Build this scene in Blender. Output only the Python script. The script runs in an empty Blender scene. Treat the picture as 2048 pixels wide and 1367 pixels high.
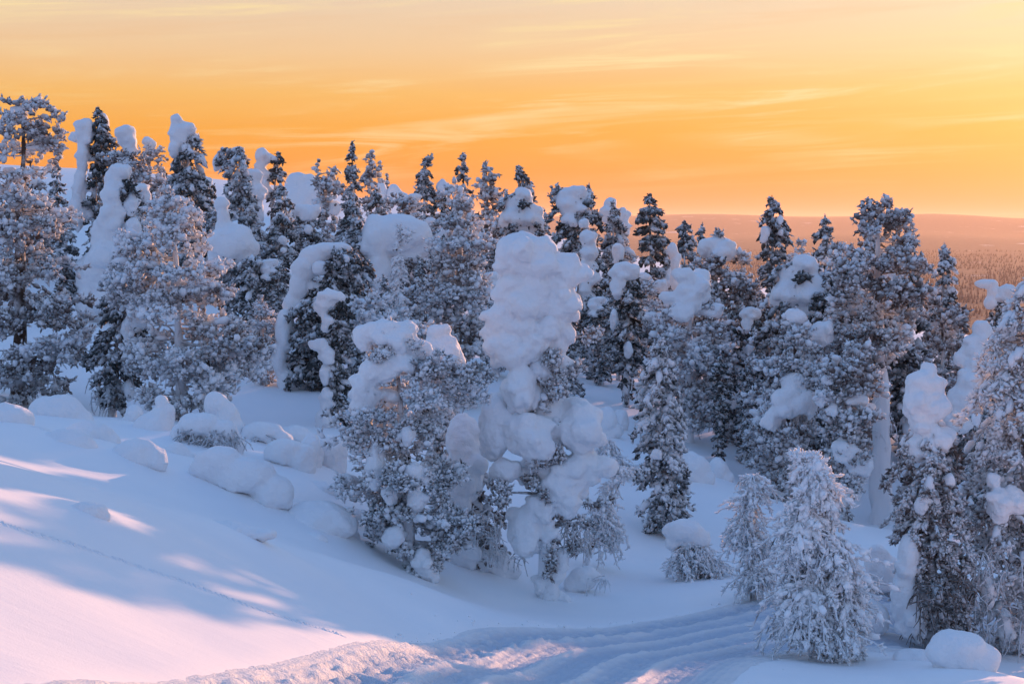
import bpy, math, random
import numpy as np
from mathutils import Vector

# ------------------------------------------------------------------ camera
sc = bpy.context.scene
PITCH = math.radians(4.07)
FPX = 60.0 / 36.0 * 2048.0            # focal length in pixels of the 2048 px wide photograph
CX, CY = 1024.0, 683.5
cam_data = bpy.data.cameras.new('camera')
cam_data.lens = 60.0; cam_data.sensor_width = 36.0
cam_data.clip_start = 0.1; cam_data.clip_end = 120000.0
cam = bpy.data.objects.new('camera', cam_data)
sc.collection.objects.link(cam)
cam.location = (0, 0, 0)
cam.rotation_euler = (math.pi/2 - PITCH, 0, 0)
sc.camera = cam

# ------------------------------------------------------------------ light
SUN_AZ = math.radians(27.5)           # to the right of the view axis
SUN_EL = math.radians(4.4)
SUN_DIR = Vector((math.sin(SUN_AZ)*math.cos(SUN_EL), math.cos(SUN_AZ)*math.cos(SUN_EL), math.sin(SUN_EL)))
sun_data = bpy.data.lights.new('sun', 'SUN')
sun_data.energy = 5.0; sun_data.color = (1.0, 0.48, 0.25); sun_data.angle = math.radians(0.6)
sun = bpy.data.objects.new('sun', sun_data); sc.collection.objects.link(sun)
sun.rotation_euler = SUN_DIR.to_track_quat('Z', 'Y').to_euler()
sun.location = (30, 60, 40)

def lin(r, g, b):
    f = lambda c: (c/255/12.92) if c/255 <= 0.04045 else ((c/255+0.055)/1.055)**2.4
    return (f(r), f(g), f(b), 1.0)

world = bpy.data.worlds.new('World'); sc.world = world; world.use_nodes = True
wn = world.node_tree.nodes; wl = world.node_tree.links; wn.clear()
def N(nodes, typ, **kw):
    n = nodes.new(typ)
    for k, v in kw.items(): setattr(n, k, v)
    return n
def math_node(nodes, links, op, a, b=None, c=None, clamp=False):
    n = nodes.new('ShaderNodeMath'); n.operation = op; n.use_clamp = clamp
    for i, v in enumerate((a, b, c)):
        if v is None: continue
        if isinstance(v, (int, float)): n.inputs[i].default_value = v
        else: links.new(v, n.inputs[i])
    return n.outputs[0]
def ramp(nodes, links, fac, stops, interp='EASE'):
    r = nodes.new('ShaderNodeValToRGB'); r.color_ramp.interpolation = interp
    e = r.color_ramp.elements
    while len(e) < len(stops): e.new(0.5)
    for el, (p, c) in zip(e, stops): el.position = p; el.color = c
    links.new(fac, r.inputs[0]); return r.outputs[0]
def mixc(nodes, links, fac, a, b, typ='MIX'):
    m = nodes.new('ShaderNodeMix'); m.data_type = 'RGBA'; m.blend_type = typ
    for s, v in ((m.inputs[0], fac), (m.inputs[6], a), (m.inputs[7], b)):
        if isinstance(v, (int, float)): s.default_value = v
        elif isinstance(v, tuple): s.default_value = v
        else: links.new(v, s)
    return m.outputs[2]
M = lambda op, a, b=None, c=None, clamp=False: math_node(wn, wl, op, a, b, c, clamp)
tc = N(wn, 'ShaderNodeTexCoord')
sep = N(wn, 'ShaderNodeSeparateXYZ'); wl.new(tc.outputs['Generated'], sep.inputs[0])
dx, dy, dz = sep.outputs
zpos = M('MAXIMUM', dz, 0.0)
sq = M('SQRT', zpos)
s = lambda deg: math.sqrt(math.sin(math.radians(deg)))
sun_side = ramp(wn, wl, sq, [(0.0, lin(250,150,92)), (s(0.6), lin(252,150,72)), (s(1.6), lin(253,156,52)),
    (s(3.0), lin(253,172,60)), (s(4.2), lin(250,190,104)), (s(5.6), lin(244,204,156)), (s(7.4), lin(236,211,184)), (s(10.0), lin(222,215,208)),
    (s(16), lin(192,210,230)), (s(32), lin(148,188,234)), (s(60), lin(116,162,230)), (1.0, lin(106,152,226))], 'LINEAR')
anti_side = ramp(wn, wl, sq, [(0.0, lin(132,150,196)), (s(3.0), lin(156,162,206)), (s(9.0), lin(174,178,218)),
    (s(16), lin(164,190,230)), (s(32), lin(146,188,234)), (s(60), lin(116,162,230)), (1.0, lin(106,152,226))], 'LINEAR')
hl = M('SQRT', M('ADD', M('MULTIPLY', dx, dx), M('MULTIPLY', dy, dy)))
hd = M('DIVIDE', M('ADD', M('MULTIPLY', dx, math.sin(SUN_AZ)), M('MULTIPLY', dy, math.cos(SUN_AZ))), M('MAXIMUM', hl, 0.001))
mr = N(wn, 'ShaderNodeMapRange', interpolation_type='SMOOTHSTEP'); wl.new(hd, mr.inputs[0])
mr.inputs[1].default_value = -0.35; mr.inputs[2].default_value = 0.62
base_sky = mixc(wn, wl, mr.outputs[0], anti_side, sun_side)
# the glow round the low sun
dot = M('ADD', M('ADD', M('MULTIPLY', dx, SUN_DIR.x), M('MULTIPLY', dy, SUN_DIR.y)), M('MULTIPLY', dz, SUN_DIR.z))
dotp = M('MAXIMUM', dot, 0.0)
glow = M('MULTIPLY', M('POWER', dotp, 20.0), 0.52)
glow2 = M('MULTIPLY', M('POWER', dotp, 220.0), 0.5)
gm = N(wn, 'ShaderNodeMix'); gm.data_type = 'RGBA'; gm.blend_type = 'ADD'; gm.inputs[0].default_value = 1.0
gcol = mixc(wn, wl, 1.0, (0.0, 0.0, 0.0, 1), (0.50, 0.41, 0.24, 1))
gs = N(wn, 'ShaderNodeVectorMath', operation='SCALE'); wl.new(gcol, gs.inputs[0]); wl.new(M('ADD', glow, glow2), gs.inputs['Scale'])
wl.new(base_sky, gm.inputs[6]); wl.new(gs.outputs[0], gm.inputs[7])
# thin streaks of high cloud: noise stretched along the horizon
cv = N(wn, 'ShaderNodeCombineXYZ')
wl.new(M('MULTIPLY', dx, 5.0), cv.inputs[0]); wl.new(M('MULTIPLY', dy, 5.0), cv.inputs[1])
wl.new(M('ADD', M('MULTIPLY', dz, 78.0), M('MULTIPLY', dx, -4.0)), cv.inputs[2])
n1 = N(wn, 'ShaderNodeTexNoise'); n1.inputs['Scale'].default_value = 1.0; n1.inputs['Detail'].default_value = 7.0
n1.inputs['Roughness'].default_value = 0.62; n1.inputs['Distortion'].default_value = 1.1; wl.new(cv.outputs[0], n1.inputs['Vector'])
cv2 = N(wn, 'ShaderNodeCombineXYZ')
wl.new(M('ADD', M('MULTIPLY', dx, 5.0), 3.3), cv2.inputs[0]); wl.new(M('MULTIPLY', dy, 5.0), cv2.inputs[1]); wl.new(M('MULTIPLY', dz, 24.0), cv2.inputs[2])
n2 = N(wn, 'ShaderNodeTexNoise'); n2.inputs['Scale'].default_value = 0.9; n2.inputs['Detail'].default_value = 3.0; wl.new(cv2.outputs[0], n2.inputs['Vector'])
st = N(wn, 'ShaderNodeMapRange', interpolation_type='SMOOTHSTEP'); wl.new(n1.outputs[0], st.inputs[0])
st.inputs[1].default_value = 0.47; st.inputs[2].default_value = 0.68
mk = N(wn, 'ShaderNodeMapRange', interpolation_type='SMOOTHSTEP'); wl.new(n2.outputs[0], mk.inputs[0])
mk.inputs[1].default_value = 0.38; mk.inputs[2].default_value = 0.60
lowf = N(wn, 'ShaderNodeMapRange', interpolation_type='SMOOTHSTEP'); wl.new(dz, lowf.inputs[0])
lowf.inputs[1].default_value = 0.008; lowf.inputs[2].default_value = 0.06
hif = N(wn, 'ShaderNodeMapRange', interpolation_type='SMOOTHSTEP'); wl.new(dz, hif.inputs[0])
hif.inputs[1].default_value = 0.7; hif.inputs[2].default_value = 0.2
cl = M('MULTIPLY', M('MULTIPLY', st.outputs[0], mk.outputs[0]), M('MULTIPLY', lowf.outputs[0], hif.outputs[0]))
ccol = mixc(wn, wl, mr.outputs[0], lin(208,190,205), lin(255,230,172))
sky1 = mixc(wn, wl, M('MULTIPLY', cl, 0.85), gm.outputs[2], ccol)
# faint darker bands between the streaks
dk = N(wn, 'ShaderNodeMapRange', interpolation_type='SMOOTHSTEP'); wl.new(n1.outputs[0], dk.inputs[0])
dk.inputs[1].default_value = 0.5; dk.inputs[2].default_value = 0.25
sky2 = mixc(wn, wl, M('MULTIPLY', M('MULTIPLY', dk.outputs[0], 0.16), lowf.outputs[0]), sky1, lin(238,168,104))
# the physical clear-sky component
nish = N(wn, 'ShaderNodeTexSky'); nish.sky_type = 'NISHITA'; nish.sun_disc = False
nish.sun_elevation = SUN_EL; nish.sun_rotation = SUN_AZ; nish.dust_density = 2.0
bg1 = N(wn, 'ShaderNodeBackground'); wl.new(sky2, bg1.inputs[0]); bg1.inputs[1].default_value = 0.68
bg2 = N(wn, 'ShaderNodeBackground'); wl.new(nish.outputs[0], bg2.inputs[0]); bg2.inputs[1].default_value = 0.004
addw = N(wn, 'ShaderNodeAddShader'); wl.new(bg1.outputs[0], addw.inputs[0]); wl.new(bg2.outputs[0], addw.inputs[1])
wo = N(wn, 'ShaderNodeOutputWorld'); wl.new(addw.outputs[0], wo.inputs[0])

sc.view_settings.view_transform = 'Standard'; sc.view_settings.look = 'None'
sc.view_settings.gamma = 1.0; sc.view_settings.exposure = 0.46; sc.view_settings.use_curve_mapping = False
sc.render.engine = 'CYCLES'
sc.cycles.use_denoising = True
sc.cycles.max_bounces = 6; sc.cycles.diffuse_bounces = 4; sc.cycles.glossy_bounces = 2
sc.cycles.volume_bounces = 0

# ------------------------------------------------------------------ helpers
def P(px, py, D):
    """the world point that shows at pixel (px, py) at forward distance D"""
    x = (px-CX)/FPX; y = -(py-CY)/FPX
    c, s_ = math.cos(PITCH), math.sin(PITCH)
    d = np.array([x, c + y*s_, -s_ + y*c])
    return d*(D/d[1])

def hash3(ix, iy, iz, seed):
    h = (ix*374761393 + iy*668265263 + iz*2147483647 + seed*1274126177) & 0xffffffff
    h = ((h ^ (h >> 13))*1274126177) & 0xffffffff
    h = h ^ (h >> 16)
    return (h & 0xffff)/65535.0*2-1
def vnoise(p, seed=0):
    p = np.asarray(p, float); i = np.floor(p).astype(np.int64); f = p-i; f = f*f*(3-2*f)
    r = 0
    for a in (0, 1):
        wa = f[:, 0] if a else 1-f[:, 0]
        for b in (0, 1):
            wb = f[:, 1] if b else 1-f[:, 1]
            for c in (0, 1):
                wc = f[:, 2] if c else 1-f[:, 2]
                r = r + wa*wb*wc*hash3(i[:, 0]+a, i[:, 1]+b, i[:, 2]+c, seed)
    return r
def fbm(p, octaves=3, seed=0):
    p = np.asarray(p, float); r = 0; a = 1.0
    for o in range(octaves):
        r = r + a*vnoise(p*(2.03**o)+17.3*o, seed+o); a *= 0.5
    return r

# ------------------------------------------------------------------ terrain
CTRL = [(0,1367,9.5),(250,1367,10.8),(500,1367,12.5),(900,1367,16),(1400,1367,19),(1750,1367,19),(2048,1372,19),
 (0,1200,12),(0,1100,13.5),(0,968,16),(250,1025,18),(250,1200,14.5),(500,1200,17),(500,1085,20.5),(700,1122,22.8),(800,1250,21),(800,1135,24.5),
 (1050,1230,26.5),(1095,1197,28),(750,1160,25),(1200,1290,23),(950,1320,19.5),
 (0,925,21.5),(300,1000,23.5),(500,1052,25),(100,885,26),(300,935,26.5),(450,1000,26.5),(640,1075,26.8),(130,835,31),(400,870,31.5),(600,965,29),
 (30,805,38),(362,835,35),(215,838,36.5),(600,845,38),(680,870,36),(500,800,40),(820,1000,31),(1000,900,36),
 (1330,1078,33),(1370,1155,29.5),(1250,1185,28.5),(1500,1160,27.5),(1640,1322,22),(1870,1298,24),(1765,1088,38),(1560,1240,25),(1480,1290,23.2),
 (1420,975,36),(1600,1010,36),(1250,800,47),(1200,735,56),(1190,690,66),(1440,960,38),(2030,1335,23.5),(1950,1000,38),
 (430,375,95),(660,446,76),(100,365,92),(450,565,60),(120,605,56),(200,500,70),(850,470,86),(1000,490,88),(1300,560,80),(1450,605,76),(1700,700,66),
 (1930,730,64),(2048,770,58),(900,700,50),(700,640,52)]
cp = [tuple(P(*c)) for c in CTRL]
cp += [(0,0,-1.75),(-8,0,-0.6),(8,0,-4.0),(-20,20,-1.0),(-25,45,-1.5),(-35,75,1.2),(-45,100,3.5),(24,24,-9.5),(30,45,-10.0),(40,75,-10.0),(45,100,-11),
       (0,110,-0.5),(-15,110,2.2),(20,105,-5.5),(-20,-10,0.5),(20,-10,-8), (10,14,-5.6)]
cp = np.array(cp)
def tps(r2): return 0.5*r2*np.log(np.maximum(r2, 1e-9))
_n = len(cp)
_K = tps(((cp[:, None, :2]-cp[None, :, :2])**2).sum(2)) + np.eye(_n)*2.0
_A = np.zeros((_n+3, _n+3)); _A[:_n, :_n] = _K
_A[:_n, _n] = 1; _A[:_n, _n+1:] = cp[:, :2]; _A[_n, :_n] = 1; _A[_n+1:, :_n] = cp[:, :2].T
_w = np.linalg.solve(_A, np.concatenate([cp[:, 2], np.zeros(3)]))
def sstep(a, b, x):
    t = np.clip((x-a)/(b-a), 0, 1); return t*t*(3-2*t)
SKIRTS = []                                    # (x, y, radius, height): drifts banked against mounds and trunks
def ground(x, y):
    x = np.atleast_1d(np.asarray(x, float)); y = np.atleast_1d(np.asarray(y, float))
    xc = np.clip(x, -50, 55); yc = np.clip(y, -15, 115)
    z = np.full(x.shape, _w[_n])
    z = z + _w[_n+1]*xc + _w[_n+2]*yc
    for k in range(_n):
        z = z + _w[k]*tps((xc-cp[k, 0])**2+(yc-cp[k, 1])**2)
    out = np.hypot(x-xc, y-yc)
    # beyond the hilltop: the long slope down to the plain
    z = z - 175*sstep(0, 1100, out) + np.where(out > 0, 0, 0)
    far = sstep(900, 1500, out)
    zplain = -165.0 + 0*x
    R = np.hypot(x, y); az = np.degrees(np.arctan2(x, np.maximum(y, 1.0)))
    hill = 190*sstep(15000, 21000, R)*(0.80+0.35*np.exp(-((az-6.5)/2.6)**2)+0.20*np.exp(-((az-14.0)/1.8)**2)+0.25*np.exp(-((az+8)/5)**2)) \
         + 70*sstep(9000, 12500, R)*(0.6+0.25*np.sin(az*0.55+1.0))
    z = z*(1-far) + (zplain+hill)*far
    near = (1-sstep(60, 160, out+0*R))*(1-sstep(70, 120, np.abs(y-30)))
    pn = np.stack([x*0.42, y*0.42, 0*x], 1)
    z = z + near*(0.055*fbm(pn, 2, 3))
    for (sx, sy, sr, sh) in SKIRTS:
        d2 = ((x-sx)**2+(y-sy)**2)/(sr*sr)
        z = z + np.where(d2 < 9, sh*np.exp(-d2), 0)
    return z
def g1(x, y): return float(ground(x, y)[0])
def hit(px, py, lo=7.0, hi=110.0):
    """first ground point under a pixel"""
    Ds = np.linspace(lo, hi, 900)
    d = P(px, py, 1.0)
    gz = ground(d[0]*Ds, d[1]*Ds)
    idx = np.nonzero(gz >= d[2]*Ds)[0]
    D = Ds[idx[0]] if len(idx) else hi
    return d*D

COL = sc.collection
def link_mesh(name, me, mat, parent=None):
    o = bpy.data.objects.new(name, me); COL.objects.link(o)
    if mat is not None and not me.materials: me.materials.append(mat)
    if parent is not None: o.parent = parent
    return o
def mesh_np(name, verts, faces, mat=None, attr=None, smooth=True):
    """faces: (n,3) or (n,4) integer array"""
    me = bpy.data.meshes.new(name)
    verts = np.asarray(verts, np.float32); faces = np.asarray(faces, np.int32)
    k = faces.shape[1]
    me.vertices.add(len(verts)); me.vertices.foreach_set('co', verts.ravel())
    me.loops.add(faces.size); me.loops.foreach_set('vertex_index', faces.ravel())
    me.polygons.add(len(faces))
    me.polygons.foreach_set('loop_start', np.arange(0, faces.size, k, dtype=np.int32))
    if smooth: me.polygons.foreach_set('use_smooth', np.ones(len(faces), bool))
    if attr is not None:
        a = me.attributes.new('frost', 'FLOAT', 'POINT'); a.data.foreach_set('value', np.asarray(attr, np.float32))
    me.update(calc_edges=True)
    if mat is not None: me.materials.append(mat)
    return me
def empty(name, loc):
    o = bpy.data.objects.new(name, None); COL.objects.link(o); o.location = loc; o.empty_display_size = 0.2
    return o
def tag(o, label=None, cat=None, group=None, kind=None):
    if label: o['label'] = label
    if cat: o['category'] = cat
    if group: o['group'] = group
    if kind: o['kind'] = kind
    return o

# ------------------------------------------------------------------ materials
def new_mat(name):
    m = bpy.data.materials.new(name); m.use_nodes = True
    nt = m.node_tree; return m, nt.nodes, nt.links, nt.nodes['Principled BSDF']
def noise(nodes, links, scale, detail=3.0, rough=0.5, vec=None):
    n = nodes.new('ShaderNodeTexNoise'); n.inputs['Scale'].default_value = scale
    n.inputs['Detail'].default_value = detail; n.inputs['Roughness'].default_value = rough
    if vec is not None: links.new(vec, n.inputs['Vector'])
    return n.outputs[0]
def bump(nodes, links, h, strength, dist, prev=None):
    b = nodes.new('ShaderNodeBump'); b.inputs['Strength'].default_value = strength; b.inputs['Distance'].default_value = dist
    links.new(h, b.inputs['Height'])
    if prev is not None: links.new(prev, b.inputs['Normal'])
    return b.outputs[0]
def snow_material(name, grain=1.0, lumpy=0.0):
    m, n, l, p = new_mat(name)
    geo = n.new('ShaderNodeNewGeometry')
    col = ramp(n, l, noise(n, l, 1.7, 4, 0.55, geo.outputs['Position']), [(0.3, (0.84, 0.865, 0.90, 1)), (0.7, (0.90, 0.91, 0.925, 1))], 'LINEAR')
    l.new(col, p.inputs['Base Color'])
    p.inputs['Roughness'].default_value = 0.75; p.inputs['Specular IOR Level'].default_value = 0.12
    nb = bump(n, l, noise(n, l, 55.0, 3, 0.65, geo.outputs['Position']), 0.35*grain, 0.012)
    if lumpy: nb = bump(n, l, noise(n, l, 11.0, 5, 0.65, geo.outputs['Position']), lumpy, 0.06, nb)
    l.new(nb, p.inputs['Normal'])
    return m
MAT_SNOW = snow_material('snow', 0.8, 0.35)
MAT_LUMP = snow_material('packed_snow', 1.2, 0.65)
def frost_material(name, needle, frost=(0.80, 0.82, 0.85, 1), lo=0.25, hi=0.90):
    m, n, l, p = new_mat(name)
    at = n.new('ShaderNodeAttribute'); at.attribute_name = 'frost'
    geo = n.new('ShaderNodeNewGeometry')
    nz = noise(n, l, 14.0, 3, 0.6, geo.outputs['Position'])
    f = math_node(n, l, 'ADD', at.outputs['Fac'], math_node(n, l, 'MULTIPLY', math_node(n, l, 'SUBTRACT', nz, 0.5), 0.45))
    r = n.new('ShaderNodeMapRange'); r.interpolation_type = 'SMOOTHSTEP'; l.new(f, r.inputs[0])
    r.inputs[1].default_value = lo; r.inputs[2].default_value = hi
    l.new(mixc(n, l, r.outputs[0], needle, frost), p.inputs['Base Color'])
    p.inputs['Roughness'].default_value = 0.8; p.inputs['Specular IOR Level'].default_value = 0.1
    l.new(bump(n, l, noise(n, l, 90.0, 2, 0.6, geo.outputs['Position']), 0.4, 0.01), p.inputs['Normal'])
    return m
MAT_SPRUCE = frost_material('frosted_spruce_needles', (0.055, 0.060, 0.060, 1))
MAT_PINE = frost_material('frosted_pine_needles', (0.125, 0.098, 0.088, 1))
MAT_BIRCH = frost_material('frosted_birch_twigs', (0.10, 0.07, 0.06, 1), (0.91, 0.92, 0.94, 1), 0.05, 0.35)
MAT_BARK = frost_material('rimed_bark', (0.09, 0.062, 0.048, 1), lo=0.35, hi=0.7)
# ------------------------------------------------------------------ geometry generators
def unit(v): return v/np.maximum(np.linalg.norm(v, axis=-1, keepdims=True), 1e-9)
import bmesh
def ico(sub):
    bm = bmesh.new(); bmesh.ops.create_icosphere(bm, subdivisions=sub, radius=1.0)
    V = np.array([v.co[:] for v in bm.verts]); F = np.array([[v.index for v in f.verts] for f in bm.faces]); bm.free()
    return V, F
ICO1, ICO2, ICO3 = ico(1), ico(2), ico(3)

def finger_geo(B, d, L, r, frost, fine=True, rng=None):
    """rime-coated needle tufts: short bent tapered fingers. returns verts, tris, frost attribute"""
    n = len(B)
    if n == 0: return np.zeros((0, 3)), np.zeros((0, 3), int), np.zeros(0)
    d = unit(d)
    ref = np.where(np.abs(d[:, 2:3]) > 0.9, np.array([[1.0, 0, 0]]), np.array([[0, 0, 1.0]]))
    u = unit(np.cross(d, ref)); v = np.cross(d, u)
    a0 = rng.uniform(0, 6.28, n)
    if fine: rings = [(0.0, 0.55, 0.35), (0.5, 1.0, 0.85), (0.86, 0.78, 1.0)]
    else:    rings = [(0.0, 0.6, 0.4), (0.62, 1.0, 0.95)]
    sides = 4 if fine else 3; vs = []; at = []
    bend = rng.normal(0, 0.16, (n, 3))*L[:, None]
    for t, rr, fr in rings:
        c = B + d*(L*t)[:, None] + bend*t*t
        rj = r*rr*rng.uniform(0.8, 1.25, n)
        for k in range(sides):
            a = a0 + k*2*math.pi/sides + t*0.8
            vs.append(c + u*(np.cos(a)*rj)[:, None] + v*(np.sin(a)*rj)[:, None]); at.append(frost*fr)
    vs.append(B + d*L[:, None] + bend); at.append(frost)
    V = np.stack(vs, 1); A = np.stack(at, 1); m = V.shape[1]
    T = []
    for q in range(len(rings)-1):
        for k in range(sides):
            a, b = q*sides+k, q*sides+(k+1) % sides
            T += [(a, b, b+sides), (a, b+sides, a+sides)]
    q = (len(rings)-1)*sides
    for k in range(sides): T.append((q+k, q+(k+1) % sides, m-1))
    T = np.array(T)
    F = (np.arange(n)[:, None, None]*m + T[None]).reshape(-1, 3)
    return V.reshape(-1, 3), F, A.reshape(-1)

_kr = np.random.default_rng(77)
def _knobs(V0, n, peak):
    out = []
    for k in range(n):
        w = _kr.uniform(0.74, 0.95, len(V0)); i = _kr.permutation(len(V0))[:int(len(V0)*peak)]; w[i] = _kr.uniform(1.0, 1.22, len(i)); out.append(w)
    return np.array(out)
KN2, KN1 = _knobs(ICO2[0], 24, 0.36), _knobs(ICO1[0], 24, 0.45)
def clump_geo(C, ax, R, fr, fine, rng, st):
    """rime-crusted needle clumps: lumpy little bodies stretched along the shoot"""
    n = len(C); V0, F0 = ICO2 if fine else ICO1; K = (KN2 if fine else KN1)[rng.integers(0, 24, n)]
    ax = unit(ax); ref = np.where(np.abs(ax[:, 2:3]) > 0.9, np.array([[1.0, 0, 0]]), np.array([[0, 0, 1.0]]))
    u = unit(np.cross(ax, ref)); v = np.cross(ax, u); a = rng.uniform(0, 6.28, n)
    u2 = u*np.cos(a)[:, None]+v*np.sin(a)[:, None]; v2 = np.cross(ax, u2)
    P0 = V0[None]*K[..., None]
    V = C[:, None]+R[:, None, None]*(P0[..., 0:1]*u2[:, None]+P0[..., 1:2]*v2[:, None]+P0[..., 2:3]*(ax*st[:, None])[:, None])
    nz = (V-C[:, None])[..., 2]/np.maximum(R, 1e-4)[:, None]
    A = fr[:, None]*(0.52+0.46*K)+0.20*nz-0.02
    F = (np.arange(n)[:, None, None]*len(V0)+F0[None]).reshape(-1, 3)
    return V.reshape(-1, 3), F, A.reshape(-1)

def tube_geo(paths, sides=5):
    """paths: list of (points (k,3), radii (k), frost)"""
    Vs, Fs, As = [], [], []; off = 0
    ang = np.arange(sides)*2*math.pi/sides
    for pts, rad, fr in paths:
        pts = np.asarray(pts, float); rad = np.asarray(rad, float); k = len(pts)
        t = np.gradient(pts, axis=0); t = unit(t)
        ref = np.where(np.abs(t[:, 2:3]) > 0.85, np.array([[1.0, 0, 0]]), np.array([[0, 0, 1.0]]))
        u = unit(np.cross(t, ref)); v = np.cross(t, u)
        ring = pts[:, None, :] + rad[:, None, None]*(u[:, None, :]*np.cos(ang)[None, :, None] + v[:, None, :]*np.sin(ang)[None, :, None])
        Vs.append(ring.reshape(-1, 3)); As.append(np.full(k*sides, fr))
        i = np.arange(k-1)[:, None]*sides; j = np.arange(sides)[None]; j2 = (j+1) % sides
        a, b, c, e = i+j, i+j2, i+sides+j2, i+sides+j
        Fs.append(np.concatenate([np.stack([a, b, c], -1).reshape(-1, 3), np.stack([a, c, e], -1).reshape(-1, 3)])+off)
        off += k*sides
    if not Vs: return np.zeros((0, 3)), np.zeros((0, 3), int), np.zeros(0)
    return np.concatenate(Vs), np.concatenate(Fs), np.concatenate(As)

def merge(*parts):
    Vs, Fs, As = [], [], []; off = 0
    for V, F, A in parts:
        if len(V) == 0: continue
        Vs.append(V); Fs.append(F+off); As.append(A); off += len(V)
    return np.concatenate(Vs), np.concatenate(Fs), np.concatenate(As)

def lump_mesh(name, ells, voxel, rng, rough=1.0, mat=None):
    """one rounded body of wind-packed snow: overlapping ellipsoids fused to a skin, then slightly worn"""
    V0, F0 = ICO3; Vs, Fs = [], []; off = 0
    for (c, r) in ells:
        sd = int(rng.integers(1, 9999))
        w = 1 + 0.16*rough*vnoise(V0*1.9+sd % 97, sd)[:, None]
        Vs.append(V0*w*np.asarray(r)[None]+np.asarray(c)[None]); Fs.append(F0+off); off += len(V0)
    tmp = mesh_np('tmp', np.concatenate(Vs), np.concatenate(Fs))
    o = bpy.data.objects.new('tmp', tmp); COL.objects.link(o)
    m = o.modifiers.new('r', 'REMESH'); m.mode = 'VOXEL'; m.voxel_size = voxel; m.adaptivity = 0.0
    s_ = o.modifiers.new('s', 'SMOOTH'); s_.iterations = 3; s_.factor = 0.5
    dg = bpy.context.evaluated_depsgraph_get(); ev = o.evaluated_get(dg)
    me = bpy.data.meshes.new_from_object(ev); me.name = name
    bpy.data.objects.remove(o); bpy.data.meshes.remove(tmp)
    nv = len(me.vertices); co = np.empty(nv*3, np.float32); me.vertices.foreach_get('co', co); co = co.reshape(-1, 3)
    nr = np.empty(nv*3, np.float32); me.vertices.foreach_get('normal', nr); nr = nr.reshape(-1, 3)
    under = np.clip(0.35-nr[:, 2], 0, 1.3)           # undersides are crumbled, tops are wind-smooth
    sz = float(np.mean(ells[0][1]))
    sd = int(rng.integers(1, 9999))
    k_ = max(min(sz, 0.5), 0.18)
    disp = rough*(0.095*k_*fbm(co*(1.6/k_)+sd % 61, 4, sd) + 0.10*k_*under*fbm(co*(3.6/k_)+sd % 31, 3, sd+5))
    co = co + nr*disp[:, None]
    me.vertices.foreach_set('co', co.astype(np.float32).ravel())
    me.polygons.foreach_set('use_smooth', np.ones(len(me.polygons), bool))
    me.materials.clear()
    if mat: me.materials.append(mat)
    me.update()
    return me

def lump_ells(cpos, rx, rz, ry, rng, sub=5, qs=1.0):
    """main ellipsoid with smaller swellings round its sides and lower edge"""
    e = [((cpos[0], cpos[1], cpos[2]), (rx, ry, rz))]
    for k in range(sub):
        a = rng.uniform(0, 6.28); el = rng.uniform(-0.9, 0.45); q = rng.uniform(0.22, 0.55)*qs
        dd = np.array([math.cos(a)*math.cos(el), math.sin(a)*math.cos(el), math.sin(el)])
        c = np.asarray(cpos)+dd*np.array([rx, ry, rz])*(1.02-q*0.72)
        m = min(rx, rz)
        e.append((tuple(c), (0.5*(rx+m)*q*1.1, ry*q*1.1, 0.5*(rz+m)*q)))
    return e

def bez(p0, p1, p2, t):
    t = np.asarray(t)[:, None]; return (1-t)**2*p0 + 2*(1-t)*t*p1 + t*t*p2

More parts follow.
